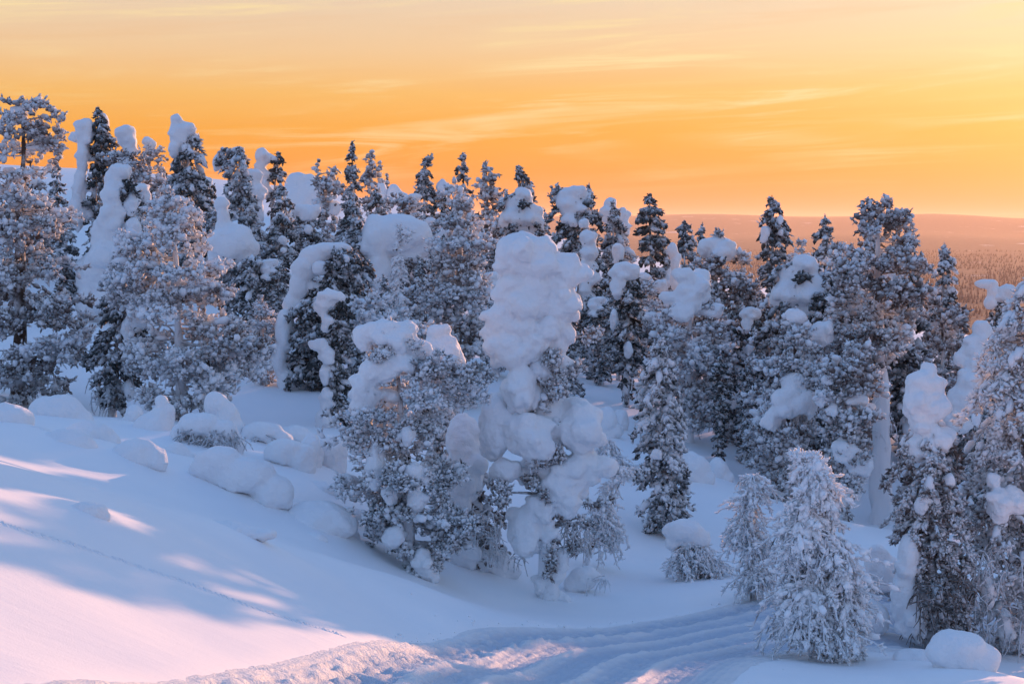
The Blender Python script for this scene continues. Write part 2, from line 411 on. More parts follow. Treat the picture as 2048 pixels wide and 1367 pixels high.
class Tree:
    """collects one tree in local coordinates (origin at its base)"""
    def __init__(s, name, label, cat, bx, D, group=None, by=None, seed=None):
        s.D = D; s.mpp = D/FPX
        p = P(bx, by if by else 800, D); s.X = p[0]
        s.z0 = g1(s.X, D)
        s.base = np.array([s.X, D, s.z0])
        s.rng = np.random.default_rng(seed if seed is not None else int(bx*7+D*131))
        s.root = empty(name, (s.X, D, s.z0-0.02)); tag(s.root, label, cat, group)
        s.base[2] -= 0.02
        s.F = []; s.paths = []; s.B = []
        s.scale = float(np.clip((D/30.0)**0.62, 0.85, 2.0))
        s.fine = False; s.nf = 4 if D < 29.5 else (2 if D < 60 else 1); s.mult = 1.45 if D < 29.5 else 1.6
    def loc(s, px, py, dy=0.0):
        return P(px, py, s.D+dy)-s.base
    def trunk(s, top, r0, bends=0.05, frost=0.55, mat=None, bottom=None, name='trunk'):
        a = np.zeros(3) if bottom is None else bottom; b = np.asarray(top)
        nr_ = 26; t = np.linspace(0, 1, nr_)[:, None]; t9 = np.linspace(0, 1, 9)
        pts = a*(1-t)+b*t; o9 = np.cumsum(s.rng.normal(0, bends*0.35, (9, 2)), 0); o9 -= t9[:, None]*o9[-1]
        off = np.stack([np.interp(t[:, 0], t9, o9[:, 0]), np.interp(t[:, 0], t9, o9[:, 1])], 1)
        pts[:, :2] += off*np.sin(t*math.pi*0.5+0.3)
        if bottom is None: pts[0, 2] -= 0.25
        rad = r0*(1-0.86*t[:, 0]); rad[0] *= 1.35
        V, F, A = tube_geo([(pts, rad, frost)], 9)
        V = V + unit(V-np.repeat(pts, 9, 0))*(r0*0.30*fbm(V*np.array([7, 7, 3.0]), 3, 5))[:, None]*np.repeat(1-0.7*t[:, 0], 9)[:, None]
        A = A + 0.25*fbm(V*6.0, 2, 9)
        s.trunk_ob = link_mesh(name, mesh_np(name, V, F, mat or MAT_BARK, A), None, s.root)
        s.axis = pts
    def axis_at(s, z):
        return np.array([np.interp(z, s.axis[:, 2], s.axis[:, 0]), np.interp(z, s.axis[:, 2], s.axis[:, 1]), z])
    def add_fingers(s, B, d, L, r, fr): s.F.append((np.asarray(B), np.asarray(d), np.asarray(L), np.asarray(r), np.asarray(fr)))
    def cluster(s, C, out, R, n, fr, lsc=1.0, up=0.35, slim=False):
        C = np.asarray(C); m = len(C)
        if m == 0: return
        rng = s.rng; out = np.broadcast_to(np.asarray(out), (m, 3))
        lsc = np.broadcast_to(np.asarray(lsc, float), (m,))
        d = unit(out*0.8+rng.normal(0, 0.28 if slim else 0.45, (m, 3))+np.array([0, 0, up*0.5]))
        f = np.clip(fr+0.02+rng.normal(0, 0.13, m), 0.05, 1.15)
        R0 = (0.050 if s.D < 29.5 else 0.058)*s.scale*lsc*rng.uniform(0.55, 1.35, m)
        if slim: R0 = R0*0.76; s.B.append((C, d, R0, f, rng.uniform(1.6, 3.4, m)))
        else: R0 = R0*0.90; s.B.append((C, d, R0, f, rng.uniform(1.0, 1.9, m)))
        k = s.nf
        if k:
            dd = unit(d[:, None]*0.7+rng.normal(0, 0.75, (m, k, 3))+np.array([0, 0, up*0.3]))
            L = 0.09*s.scale*lsc[:, None]*rng.uniform(0.6, 1.4, (m, k))
            s.add_fingers((C[:, None]+dd*R0[:, None, None]*0.7).reshape(-1, 3), dd.reshape(-1, 3), L.ravel(), (L*rng.uniform(0.19, 0.29, (m, k))).ravel(), np.repeat(f+0.08, k))
    def crown(s, prof, style='spruce', frost=0.72, dens=1.0, droop=None, depth=0.9, pads=0.10, fingers=5, bare=0.0, skirt=True):
        """prof: [(y, x_left, x_right)] in pixels from the top down"""
        rng = s.rng
        zskirt = -1.0
        if skirt:
            y, a, b = prof[-1]; zb = s.loc(0.5*(a+b), y)[2]
            if zb > 0.35:
                zskirt = zb
                c = 0.5*(a+b); prof = list(prof)+[(y+0.55*zb/s.mpp, c-(c-a)*1.02, c+(b-c)*1.02), (y+(zb-0.12)/s.mpp, c-(c-a)*0.8, c+(b-c)*0.8)]
        zs = np.array([s.loc(0.5*(a+b), y)[2] for y, a, b in prof]); xl = np.array([s.loc(a, y)[0] for y, a, b in prof]); xr = np.array([s.loc(b, y)[0] for y, a, b in prof])
        order = np.argsort(zs); zs, xl, xr = zs[order], xl[order], xr[order]
        H = zs[-1]-zs[0]; sp = {'spruce': 0.25, 'pine': 0.27, 'column': 0.16}[style]*s.scale**0.8
        nb_per = {'spruce': 7, 'pine': 6, 'column': 6}[style]
        if droop is None: droop = {'spruce': 0.62, 'pine': 0.18, 'column': 0.9}[style]
        nlev = max(5, int(H/sp))
        for i in range(nlev):
            zc = zs[0]+H*(i+0.5+rng.normal(0, 0.12))/nlev
            a0 = rng.uniform(0, 6.28)
            whorl = rng.uniform(0.88, 1.08)
            for b in range(nb_per):
                z = zc + rng.normal(0, sp*(0.22 if style == 'spruce' else 0.45))
                if rng.random() < bare+(0.10 if style == 'pine' else 0.04): continue
                phi = a0 + b*2*math.pi/nb_per + rng.normal(0, 0.30)
                zq = np.clip(z, zs[0], zs[-1])
                L_, R_ = np.interp(zq, zs, xl), np.interp(zq, zs, xr)
                ax = s.axis_at(np.clip(zq, 0.02, s.axis[-1, 2]))
                cxm = 0.5*(L_+R_); half = 0.5*(R_-L_)
                cphi, sphi = math.cos(phi), math.sin(phi)
                tip = np.array([cxm+cphi*half, ax[1]+sphi*half*depth, z])
                rel = tip-np.array([ax[0], ax[1], z]); Lb = np.linalg.norm(rel)*rng.uniform(0.80, 1.14)*whorl
                Lb = max(Lb-0.04*s.scale, 0.04)
                rel = unit(rel)
                dr = droop*rng.uniform(0.6, 1.3)
                p2 = np.array([ax[0], ax[1], z])+rel*Lb
                p0 = np.array([ax[0], ax[1], z+dr*Lb*0.75]); p0[2] = min(p0[2], s.axis[-1, 2])
                if style == 'pine':
                    p0[2] = z - 0.10*Lb + dr*Lb*0.2; p1 = 0.5*(p0+p2)+np.array([0, 0, -0.10*Lb*rng.uniform(-0.5, 1.5)])
                else:
                    p1 = p0+rel*Lb*0.6+np.array([0, 0, 0.12*Lb])
                tt = np.linspace(0, 1, 4)
                pp = bez(p0, p1, p2, tt)
                rb = 0.010*s.scale+0.015*Lb
                s.paths.append((pp, rb*(1-0.75*tt), 0.6 if style == 'pine' else 0.5))
                side = np.array([-rel[1], rel[0], 0.0])
                ncl = max(3, int(dens*s.mult*(0.33 if sphi > 0.3 else 1.0)*(0.6 if z < zskirt else 1.0)*(3+17*Lb/s.scale**1.5*(0.7+0.6*Lb))))
                if style == 'pine' and Lb > 0.22:      # pines carry their needles in tufts
                    k = max(2, int(2.5+4.2*Lb/s.scale)); tc_ = 1.02-0.68*rng.random(k)**1.3; lc = rng.normal(0, 0.24*Lb, k); vc = rng.normal(0.02, 0.07*Lb, k)
                    sel = rng.integers(0, k, ncl); g_ = rng.normal(0, 1, (ncl, 3))*np.array([0.085, 0.085, 0.06])*s.scale
                    C = bez(p0, p1, p2, tc_)[sel]+side*lc[sel][:, None]; C[:, 2] += vc[sel]-0.25*np.abs(lc[sel])
                    for q in range(k):
                        cq = bez(p0, p1, p2, [tc_[q]])[0]; st_ = bez(p0, p1, p2, [tc_[q]*0.7])[0]
                        e_ = cq+side*lc[q]+np.array([0, 0, vc[q]-0.25*abs(lc[q])])
                        s.paths.append((np.stack([st_, 0.5*(st_+e_)+np.array([0, 0, 0.02]), e_]), np.array([rb*0.6, rb*0.45, rb*0.3]), 0.6))
                    C = C+g_; o_ = unit(g_)*1.2+rel*0.5
                else:                                  # flat drooping sprays with hanging side shoots
                    t = rng.uniform(0.15, 1.04, ncl)**0.75
                    nsh = max(3, int(3+6*Lb)); ts = np.linspace(0.25, 1.0, nsh); t = ts[rng.integers(0, nsh, ncl)]+rng.normal(0, 0.025, ncl)
                    lat = rng.uniform(-1, 1, ncl)*Lb*0.34*np.clip(1.35-t, 0.12, 0.8)
                    vert = rng.normal(0, 0.022*s.scale, ncl)-np.abs(lat)*0.55
                    C = bez(p0, p1, p2, t)+(side*lat[:, None])+rel*(np.abs(lat)*0.35)[:, None]; C[:, 2] += vert
                    o_ = np.repeat(rel[None], ncl, 0)*0.7+side*np.sign(lat)[:, None]*0.6; o_[:, 2] -= 0.55
                sz = min(1.0, 0.42+Lb/0.55)
                s.cluster(C, o_, 0.10*s.scale, fingers, frost+rng.normal(0, 0.09), sz, 0.45 if style == 'pine' else -0.15, style != 'pine')
                if s.D < 58 and Lb > 0.2 and (s.D < 36 or rng.random() < 0.55):              # snow lying along the bough
                    npd = max(1, int(min(3.2, 1+2.6*Lb)*min(1.0, frost+0.15))); tq = rng.uniform(0.3, 0.98, npd); Cp = bez(p0, p1, p2, tq)+side*rng.normal(0, 0.10*Lb, npd)[:, None]; Cp[:, 2] += 0.045*s.scale
                    axd = bez(p0, p1, p2, np.minimum(tq+0.05, 1.05))-bez(p0, p1, p2, tq-0.05)
                    s.B.append((Cp, axd, 0.066*s.scale*sz*rng.uniform(0.6, 1.3, npd), np.full(npd, 1.15), rng.uniform(1.2, 2.6, npd)))
        # leader
        z1 = s.axis[-1]; nt = 16
        C = np.stack([s.axis_at(z1[2]-q*0.40*s.scale) for q in rng.uniform(0, 1, nt)])+rng.normal(0, 0.02*s.scale, (nt, 3))
        s.cluster(C, np.repeat([[0, 0, 0.5]], nt, 0)+rng.normal(0, 0.6, (nt, 3)), 0.05*s.scale, fingers, frost, 0.6, 0.6)
    def tuft(s, px, py, rx, ry, dy=-0.15, n=None, frost=0.75):
        """a separate frosted bough end"""
        rng = s.rng; c = s.loc(px, py, dy); a, b = rx*s.mpp, ry*s.mpp
        n = n or max(10, int((14+420*a*b)/s.scale**1.6))
        q = unit(rng.normal(0, 1, (n, 3)))*rng.uniform(0.35, 1.0, (n, 1))**0.5
        C = c+q*np.array([a, 0.8*min(a, b)+0.05, b])
        s.cluster(C, q*1.2, 0.07*s.scale, 5, frost, 0.85, 0.3)
        ax = s.axis_at(np.clip(c[2]-0.1, 0.05, s.axis[-1, 2]))
        s.paths.append((bez(ax, 0.5*(ax+c)+np.array([0, 0, 0.03]), c, np.linspace(0, 1, 6)), np.linspace(0.035, 0.012, 6), 0.5))
    def twigs(s, px, py, rx, ry, n=30, length=0.35, dy=-0.1, frost=0.6, thick=0.011):
        """bare hanging dead twigs"""
        rng = s.rng; c = s.loc(px, py, dy)
        for k in range(n):
            p0 = c+rng.uniform(-1, 1, 3)*np.array([rx*s.mpp, 0.25, ry*s.mpp])
            dd = rng.normal(0, 0.35, 3); dd[2] = -abs(rng.normal(0.6, 0.3)); l = length*rng.uniform(0.5, 1.3)
            p2 = p0+dd*l; p1 = p0+np.array([dd[0], dd[1], 0.1])*l*0.7
            s.paths.append((bez(p0, p1, p2, np.linspace(0, 1, 6)), np.linspace(thick*1.6, thick*0.7, 6), frost))
            for j in range(3):
                q = rng.uniform(0.3, 0.9); a = bez(p0, p1, p2, [q])[0]; e = a+rng.normal(0, 0.35, 3)*l*0.5+np.array([0, 0, -0.25*l])
                s.paths.append((np.stack([a, 0.5*(a+e)+rng.normal(0, 0.01, 3), e]), np.array([thick, thick*0.8, thick*0.5]), frost))
    def lump(s, px, py, rx, ry, dy=0.0, sub=5, rough=1.0, depth=0.92, name='snow_lump', rot=None, label=None):
        c = s.loc(px, py, dy); a, b = rx*s.mpp, ry*s.mpp
        e = lump_ells(c, a, b, depth*(0.65*min(a, b)+0.35*max(a, b)), s.rng, sub)
        me = lump_mesh(name, e, max(0.026*s.D/28, min(a, b)*0.085), s.rng, rough, MAT_LUMP)
        o = link_mesh(name, me, None, s.root)
        if label: o['label'] = label
        return o
    def fused(s, circles, rough=1.0, sub=3, depth=0.9, grow=1.17, link=0.92, cap=40, neck=True):
        """ellipses (px, py, rx, ry[, dy]) that press into each other become one body of snow"""
        n = len(circles); par = list(range(n)); size = [1]*n
        def f(i):
            while par[i] != i: i = par[i]
            return i
        pairs = []
        for i in range(n):
            for j in range(i):
                a, b = circles[i], circles[j]
                dd = math.hypot((a[0]-b[0])/(a[2]+b[2]), (a[1]-b[1])/(a[3]+b[3]))
                if dd < link: pairs.append((dd, i, j))
        for dd, i, j in sorted(pairs):
            a, b = f(i), f(j)
            if a != b and size[a]+size[b] <= cap: par[a] = b; size[b] += size[a]
        groups = {}
        for i in range(n): groups.setdefault(f(i), []).append(circles[i])
        for g in groups.values():
            e = []; rng = s.rng
            for cc in g:
                px, py, rx, ry = cc[:4]; dy = cc[4]*0.7 if len(cc) > 4 else 0.0
                a, b = rx*s.mpp*grow, ry*s.mpp*grow; m = min(a, b); dp = depth*(0.65*m+0.35*max(a, b))
                c = s.loc(px, py, dy)
                if rough < 0.75:
                    e += lump_ells(c, a*0.97, b*0.97, dp, rng, sub)
                else:
                    e.append((tuple(c), (a*0.80, dp*0.8, b*0.80)))
                    for k in range(9):
                        o = unit(rng.normal(0, 1, 3))*rng.uniform(0.35, 0.78); q = rng.uniform(0.28, 0.5)
                        if o[1] > 0.4: o[1] = -o[1]
                        e.append((tuple(c+o*np.array([a, dp, b])), (m*q*rng.uniform(0.9, 1.5), m*q*1.1, m*q*rng.uniform(0.8, 1.2))))
                if neck:                                # the snow is frozen to the boughs and the stem
                    ax = s.axis_at(np.clip(c[2]-0.2*b, 0.05, s.axis[-1, 2])); L_ = np.linalg.norm(ax-c)
                    if L_ > 0.6*m:
                        for q in np.arange(0.25, 1.0, 0.25):
                            w = m*(0.62-0.25*q)
                            e.append((tuple(c*(1-q)+ax*q+rng.normal(0, 0.05*m, 3)), (w*1.1, w, w)))
            m = min(min(c[2], c[3]) for c in g)*s.mpp
            link_mesh('snow_lump', lump_mesh('snow_lump', e, max(0.031*s.D/28, min(m*0.11, 0.07)), s.rng, rough, MAT_LUMP), None, s.root)
    def done(s, needle=None, crown_name='crown'):
        geo_ = []
        if s.B:
            geo_.append(clump_geo(np.concatenate([b[0] for b in s.B]), np.concatenate([b[1] for b in s.B]), np.concatenate([b[2] for b in s.B]), np.concatenate([b[3] for b in s.B]), s.fine, s.rng, np.concatenate([b[4] for b in s.B])))
        if s.F:
            B = np.concatenate([f[0] for f in s.F]); d = np.concatenate([f[1] for f in s.F]); L = np.concatenate([f[2] for f in s.F])
            r = np.concatenate([f[3] for f in s.F]); fr = np.concatenate([f[4] for f in s.F])
            geo_.append(finger_geo(B, d, L, r, fr, False, s.rng))
        if geo_:
            g = merge(*geo_)
            link_mesh(crown_name, mesh_np(crown_name, g[0], g[1], needle or MAT_SPRUCE, g[2]), None, s.root)
        if s.paths:
            g = tube_geo(s.paths, 3)
            tag(link_mesh('branches', mesh_np('branches', g[0], g[1], MAT_BARK, g[2]), None, s.trunk_ob), kind='stuff')
        return s.root

def weeping(t, prof, n=48, twig=(0.25, 0.6), frost=0.95, trunk_r=0.05, dens=1.0, thick=0.012):
    """frosted birch: arching branches with hanging rimed twigs"""
    rng = t.rng
    zs = np.array([t.loc(0, y)[2] for y, a, b in prof]); xl = np.array([t.loc(a, y)[0] for y, a, b in prof]); xr = np.array([t.loc(b, y)[0] for y, a, b in prof])
    o = np.argsort(zs); zs, xl, xr = zs[o], xl[o], xr[o]
    limbs = [(zs[0]+(zs[-1]-zs[0])*(0.14+0.86*(q+rng.uniform(-0.3, 0.3))/max(n//7, 4)), rng.uniform(0, 6.28), rng.uniform(0.72, 1.12)) for q in range(max(n//7, 4)+1)]
    for k in range(n):
        lz, lp, lr = limbs[rng.integers(0, len(limbs))]
        z = float(np.clip(lz+rng.normal(0, 0.035)*(zs[-1]-zs[0]), zs[0]+0.08*(zs[-1]-zs[0]), zs[-1])); phi = lp+rng.normal(0, 0.6)
        L_, R_ = np.interp(z, zs, xl), np.interp(z, zs, xr); half = 0.5*(R_-L_)*lr; cxm = 0.5*(L_+R_)
        zt = max(z-0.05, 0.1)
        ax = t.axis_at(min(zt+0.25*half, t.axis[-1, 2]))
        q = rng.uniform(0.45, 0.92)
        tip = np.array([cxm+math.cos(phi)*half*q, ax[1]+math.sin(phi)*half*q*0.9, z-rng.uniform(0.25, 1.0)*half])
        tip[2] = max(tip[2], 0.06)
        p1 = np.array([0.35*ax[0]+0.65*tip[0], 0.35*ax[1]+0.65*tip[1], max(ax[2], z)+0.30*half])
        tt = np.linspace(0, 1, 8); pts = bez(ax, p1, tip, tt)
        t.paths.append((pts, np.linspace(0.024, 0.010, 8)*(thick/0.012), frost*0.8))
        nt = int(dens*(4+7*half*q+4))
        up_ = (z-zs[0])/(zs[-1]-zs[0])
        for j in range(nt):
            tq_ = rng.uniform(0.2, 1.0); a = bez(ax, p1, tip, [tq_])[0]
            l = rng.uniform(*twig)*(1.15-0.4*up_); dd = rng.normal(0, 0.55, 3); dd[2] = -rng.uniform(0.15, 1.2); dd[:2] += (tip-ax)[:2]*0.15
            e = a+dd*l; e[2] = max(e[2], 0.02)
            m = a+np.array([dd[0]*0.8, dd[1]*0.8, 0.10*rng.normal()-0.1])*l
            t.paths.append((bez(a, m, e, np.linspace(0, 1, 4)), np.linspace(thick*1.2, thick*0.7, 4), frost))
            nf = max(4, int(l/0.032)); tf = rng.uniform(0.1, 1.05, nf)
            B = bez(a, m, e, tf); d = rng.normal(0, 0.6, (nf, 3))+unit(e-a)*0.8; d[:, 2] -= 0.25
            Lf = rng.uniform(0.05, 0.12, nf); t.add_fingers(B, d, Lf, rng.uniform(0.010, 0.019, nf)*(thick/0.012), np.clip(frost+rng.normal(0, 0.15, nf), 0.2, 1.2))
            if rng.random() < 0.55:
                nc = rng.integers(2, 4); tf = rng.uniform(0.2, 1.0, nc)
                t.B.append((bez(a, m, e, tf), np.repeat((e-a)[None], nc, 0)+rng.normal(0, 0.1, (nc, 3)), rng.uniform(0.022, 0.042, nc)*(thick/0.014), np.full(nc, frost+0.1), rng.uniform(1.3, 2.6, nc)))
# ------------------------------------------------------------------ the setting
def smoothpath(pts, n):
    pts = np.asarray(pts, float); d = np.concatenate([[0], np.cumsum(np.linalg.norm(np.diff(pts, axis=0), axis=1))])
    t = np.linspace(0, d[-1], n)
    xy = np.stack([np.interp(t, d, pts[:, k]) for k in range(pts.shape[1])], 1)
    w = max(3, n//9); ker = np.hanning(w+2)[1:-1]; ker /= ker.sum(); pad = w//2
    out = []
    for k in range(xy.shape[1]):
        a = np.concatenate([2*xy[0, k]-xy[pad:0:-1, k], xy[:, k], 2*xy[-1, k]-xy[-2:-pad-2:-1, k]])
        out.append(np.convolve(a, ker, 'valid')[:n])
    return np.stack(out, 1)
TRAIL = smoothpath([(-1.7, 6), (-0.55, 11.5), (0.4, 18.3), (1.35, 22.0), (2.6, 24.0), (4.2, 24.9), (6.5, 25.6), (9, 26.3), (13, 27.2)], 520)
def trail_dist(x, y):
    best = np.full(x.shape, 1e9)
    near = (x > -8) & (x < 17) & (y > 6) & (y < 33)
    if near.any():
        xs, ys = x[near], y[near]; b = np.full(xs.shape, 1e9)
        for (a, c) in TRAIL[::6]: b = np.minimum(b, (xs-a)**2+(ys-c)**2)
        best[near] = b
    return np.sqrt(best)
HW = 1.95
def ground_mesh_z(x, y):
    z = ground(x, y); d = trail_dist(x, y)
    return z - 0.28*(1-sstep(HW-0.75, HW-0.05, d))

# mounds first: the ground drifts up against them
def mound_spec():
    # label, list of ellipses (px, py, rx, ry), contact pixel y, twigs
    return [
     ('low smooth snow mound at the edge of the picture below the big left pine', [(12, 842, 52, 30)], 862, 0),
     ('long arched snow mound with a small hollow under its belly, beside the left pine trunk', [(112, 822, 50, 30), (150, 838, 34, 20)], 846, 4),
     ('oval snow mound with a crumbled lower lip in front of two others', [(130, 890, 56, 27), (160, 897, 34, 20)], 908, 3),
     ('sloping snow mound tucked behind the oval one', [(178, 868, 44, 26), (212, 886, 26, 18)], 896, 0),
     ('rounded snow mound with a cave-like hollow and a dropping right end', [(272, 912, 44, 32), (312, 922, 24, 26), (240, 925, 30, 14)], 944, 6),
     ('upright snow figure with a ball head on a leaning body', [(306, 858, 36, 32), (322, 832, 20, 20), (336, 822, 14, 14), (323, 804, 13, 13)], 880, 0),
     ('arched snow-covered bush with frosted twigs showing under its roof', [(400, 850, 42, 22), (440, 868, 34, 26), (358, 872, 16, 22), (470, 892, 18, 26)], 912, 60),
     ('big trunk-nosed snow mound with a curved hollow along its flank', [(440, 925, 44, 30), (490, 950, 56, 34), (545, 985, 38, 36), (405, 940, 26, 18)], 1012, 5),
     ('ring-shaped snow arch with a dark gap of twigs under it', [(525, 862, 38, 18), (495, 880, 16, 22), (560, 885, 26, 24)], 905, 10),
     ('drooping snow mound leaning against the ring-shaped arch', [(570, 905, 38, 28), (605, 925, 26, 36), (560, 925, 18, 20)], 958, 6),
     ('steep leaning snow slab sliding off behind the arched bush', [(432, 808, 22, 22), (456, 838, 20, 30), (470, 860, 16, 26)], 885, 0),
     ('small snow dome peeking over the foreground crest', [(170, 1024, 42, 20), (200, 1034, 20, 14)], 1042, 0),
     ('long low whaleback snow mound in the hollow', [(430, 1058, 68, 17), (490, 1066, 56, 14)], 1074, 0),
     ('broad snow boulder with a shadowed crack on its left side', [(630, 1048, 62, 42), (665, 1050, 44, 34)], 1082, 0),
     ('small snow block at the foot of the cracked boulder', [(622, 1078, 30, 13)], 1088, 0),
     ('soft snow lump between the cracked boulder and the drooping frosted pine', [(690, 1072, 28, 22)], 1088, 0),
     ('tall rounded snow mound left of the drooping frosted pine', [(655, 905, 36, 34), (668, 935, 26, 26)], 955, 6),
     ('snow mound with a hooded top beside the shadowed spruce thicket', [(622, 912, 24, 40)], 955, 0),
     ('pair of snow humps fused together in the gap right of the lumpy snow giant', [(1212, 845, 22, 28), (1222, 862, 22, 20)], 880, 0),
     ('upright snow hump farther back in the gap right of the lumpy snow giant', [(1242, 842, 15, 22)], 864, 0),
     ('tall sloping snow hump beside the narrow frosted spruce', [(1385, 935, 28, 28), (1402, 955, 26, 18)], 972, 4),
     ('small leaning snow stump next to the sloping hump', [(1436, 940, 18, 24), (1450, 955, 16, 14)], 965, 0),
     ('smooth rounded snow boulder beside the trail in the lower right', [(1915, 1305, 58, 42), (1950, 1318, 44, 34)], 1352, 0),
     ('low snow hummock behind the smooth trailside boulder', [(1835, 1318, 48, 20)], 1334, 0),
     ('egg-shaped snow hump wedged between the figure with the ball head and the arched bush', [(352, 905, 26, 20), (372, 918, 22, 16)], 926, 0),
     ('long snow hump trailing below the ring-shaped arch', [(640, 985, 40, 20), (610, 978, 30, 16)], 1000, 0),
     ('small pointed snow cone beside the dark slim spruce', [(268, 830, 16, 20), (262, 845, 20, 14)], 856, 0),
     ('shallow snow swelling under the arched mound by the left pine', [(60, 868, 40, 14)], 880, 0),
     ('fat snow cushion behind the drooping frosted pine and its mounds', [(590, 870, 26, 18), (615, 884, 22, 18)], 898, 0),
     ('low snow shelf above the cracked boulder', [(575, 1005, 40, 16), (690, 1030, 34, 16)], 1024, 0),
     ('leaning snow heap behind the frosted birch', [(1740, 1235, 36, 36), (1720, 1260, 30, 26)], 1275, 14),
     ('snow-filled hump between the rimed pine trunk and the snow-crowned spruce', [(1770, 1150, 34, 40), (1755, 1120, 24, 30)], 1195, 14),
    ]
MOUNDS = []
for lab, ells, yc, tw in mound_spec():
    cxm = sum(e[0]*e[2] for e in ells)/sum(e[2] for e in ells)
    h = hit(cxm, yc); MOUNDS.append((lab, ells, yc, tw, h))
for lab, ells, yc, tw, h in MOUNDS:
    w = sum(e[2] for e in ells)*h[1]/FPX
    SKIRTS.append((h[0], h[1]+0.4*w, min(1.1, 0.8*w+0.3), 0.06+0.10*w))

def axis_steps(core0, core1, step, growth, lim_lo, lim_hi):
    c = list(np.arange(core0, core1, step)); s_ = step; v = c[-1]
    while v < lim_hi: s_ *= 1+growth; v += s_; c.append(v)
    s_ = step; v = c[0]; lo = []
    while v > lim_lo: s_ *= 1+growth; v -= s_; lo.append(v)
    return np.array(lo[::-1]+c)
gx = axis_steps(-14, 16, 0.25, 0.085, -47000, 47000)
gy = axis_steps(8, 42, 0.25, 0.05, -3000, 47000)
XX, YY = np.meshgrid(gx, gy); ZZ = ground_mesh_z(XX.ravel(), YY.ravel())
nx_, ny_ = len(gx), len(gy)
ii = (np.arange(ny_-1)[:, None]*nx_+np.arange(nx_-1)[None]).ravel()
gm_, gn, gl, gp = new_mat('snow_ground')
geo = gn.new('ShaderNodeNewGeometry'); pos = geo.outputs['Position']
ln = gn.new('ShaderNodeVectorMath'); ln.operation = 'LENGTH'; gl.new(pos, ln.inputs[0])
col = ramp(gn, gl, noise(gn, gl, 0.8, 4, 0.55, pos), [(0.3, (0.85, 0.875, 0.905, 1)), (0.7, (0.90, 0.91, 0.925, 1))], 'LINEAR')
fmask = gn.new('ShaderNodeMapRange'); gl.new(noise(gn, gl, 0.0022, 6, 0.65, pos), fmask.inputs[0]); fmask.inputs[1].default_value = 0.70; fmask.inputs[2].default_value = 0.63
fdist = gn.new('ShaderNodeMapRange'); gl.new(ln.outputs['Value'], fdist.inputs[0]); fdist.inputs[1].default_value = 700; fdist.inputs[2].default_value = 1600
fcol = ramp(gn, gl, noise(gn, gl, 0.03, 3, 0.6, pos), [(0.35, (0.06, 0.05, 0.05, 1)), (0.7, (0.15, 0.13, 0.125, 1))], 'LINEAR')
gl.new(mixc(gn, gl, math_node(gn, gl, 'MULTIPLY', fmask.outputs[0], fdist.outputs[0]), col, fcol), gp.inputs['Base Color'])
gp.inputs['Roughness'].default_value = 0.75; gp.inputs['Specular IOR Level'].default_value = 0.12
nb = bump(gn, gl, noise(gn, gl, 60.0, 3, 0.65, pos), 0.30, 0.010)
_mp = gn.new('ShaderNodeMapping'); gl.new(pos, _mp.inputs[0]); _mp.inputs['Rotation'].default_value = (0, 0, 0.6); _mp.inputs['Scale'].default_value = (1.0, 2.2, 1.0)
nb = bump(gn, gl, noise(gn, gl, 2.2, 5, 0.6, _mp.outputs[0]), 0.16, 0.05, nb)
gl.new(nb, gp.inputs['Normal'])
gob = link_mesh('snow_ground', mesh_np('snow_ground', np.stack([XX.ravel(), YY.ravel(), ZZ], 1), np.stack([ii, ii+1, ii+1+nx_, ii+nx_], 1), gm_), None)
tag(gob, kind='structure')

MAT_TRAIL, tn_, tl_, tp_ = new_mat('packed_trail_snow')      # packed snow tone, with groove shade and sunlit ridges painted in by height
_at = tn_.new('ShaderNodeAttribute'); _at.attribute_name = 'frost'; _ge = tn_.new('ShaderNodeNewGeometry')
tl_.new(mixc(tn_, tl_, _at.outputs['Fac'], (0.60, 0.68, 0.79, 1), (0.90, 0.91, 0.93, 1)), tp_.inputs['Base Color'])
tp_.inputs['Roughness'].default_value = 0.7; tp_.inputs['Specular IOR Level'].default_value = 0.15
tl_.new(bump(tn_, tl_, noise(tn_, tl_, 22.0, 4, 0.7, _ge.outputs['Position']), 0.9, 0.05), tp_.inputs['Normal'])
# the groomed trail: ruts, belt marks and churned edges are geometry
ns, nw = 400, 124
tp = smoothpath(TRAIL, ns); tt_ = unit(np.gradient(tp, axis=0)); nrm = np.stack([tt_[:, 1], -tt_[:, 0]], 1)
arc = np.concatenate([[0], np.cumsum(np.linalg.norm(np.diff(tp, axis=0), axis=1))])
ws = np.linspace(-HW-0.1, HW+0.1, nw)
SX = tp[:, None, 0]+nrm[:, None, 0]*ws[None]; SY = tp[:, None, 1]+nrm[:, None, 1]*ws[None]
zb = ground(SX.ravel(), SY.ravel()).reshape(ns, nw)
S_ = np.repeat(arc[:, None], nw, 1); W_ = np.repeat(ws[None], ns, 0)
wav = 0.10*np.sin(S_*0.33)+0.08*np.sin(S_*0.17+1)
det = np.full(zb.shape, -0.03)
edge = 1-sstep(HW-0.45, HW+0.1, np.abs(W_))
pn = np.stack([SX.ravel()*9, SY.ravel()*9, 0*SX.ravel()], 1)
churn = fbm(pn, 3, 21).reshape(ns, nw)
for off_, wd, dep, cleat in ((-1.3, 0.20, 0.045, 0.020), (-0.7, 0.15, 0.030, 0.016), (-0.1, 0.20, 0.042, 0.018), (0.5, 0.15, 0.032, 0.016), (1.15, 0.20, 0.040, 0.018)):
    q = np.exp(-((W_-off_-wav)/wd)**4)
    det -= q*dep
    det += q*cleat*np.sin(S_*2*math.pi/0.21+1.5*np.abs(W_-off_))
for off_ in (-1.0, -0.42, 0.2, 0.82):
    det += 0.038*np.exp(-((W_-off_-wav)/0.06)**2)*(0.75+0.5*vnoise(np.stack([S_.ravel()*1.2, W_.ravel()*2, 0*S_.ravel()], 1), 4).reshape(S_.shape))
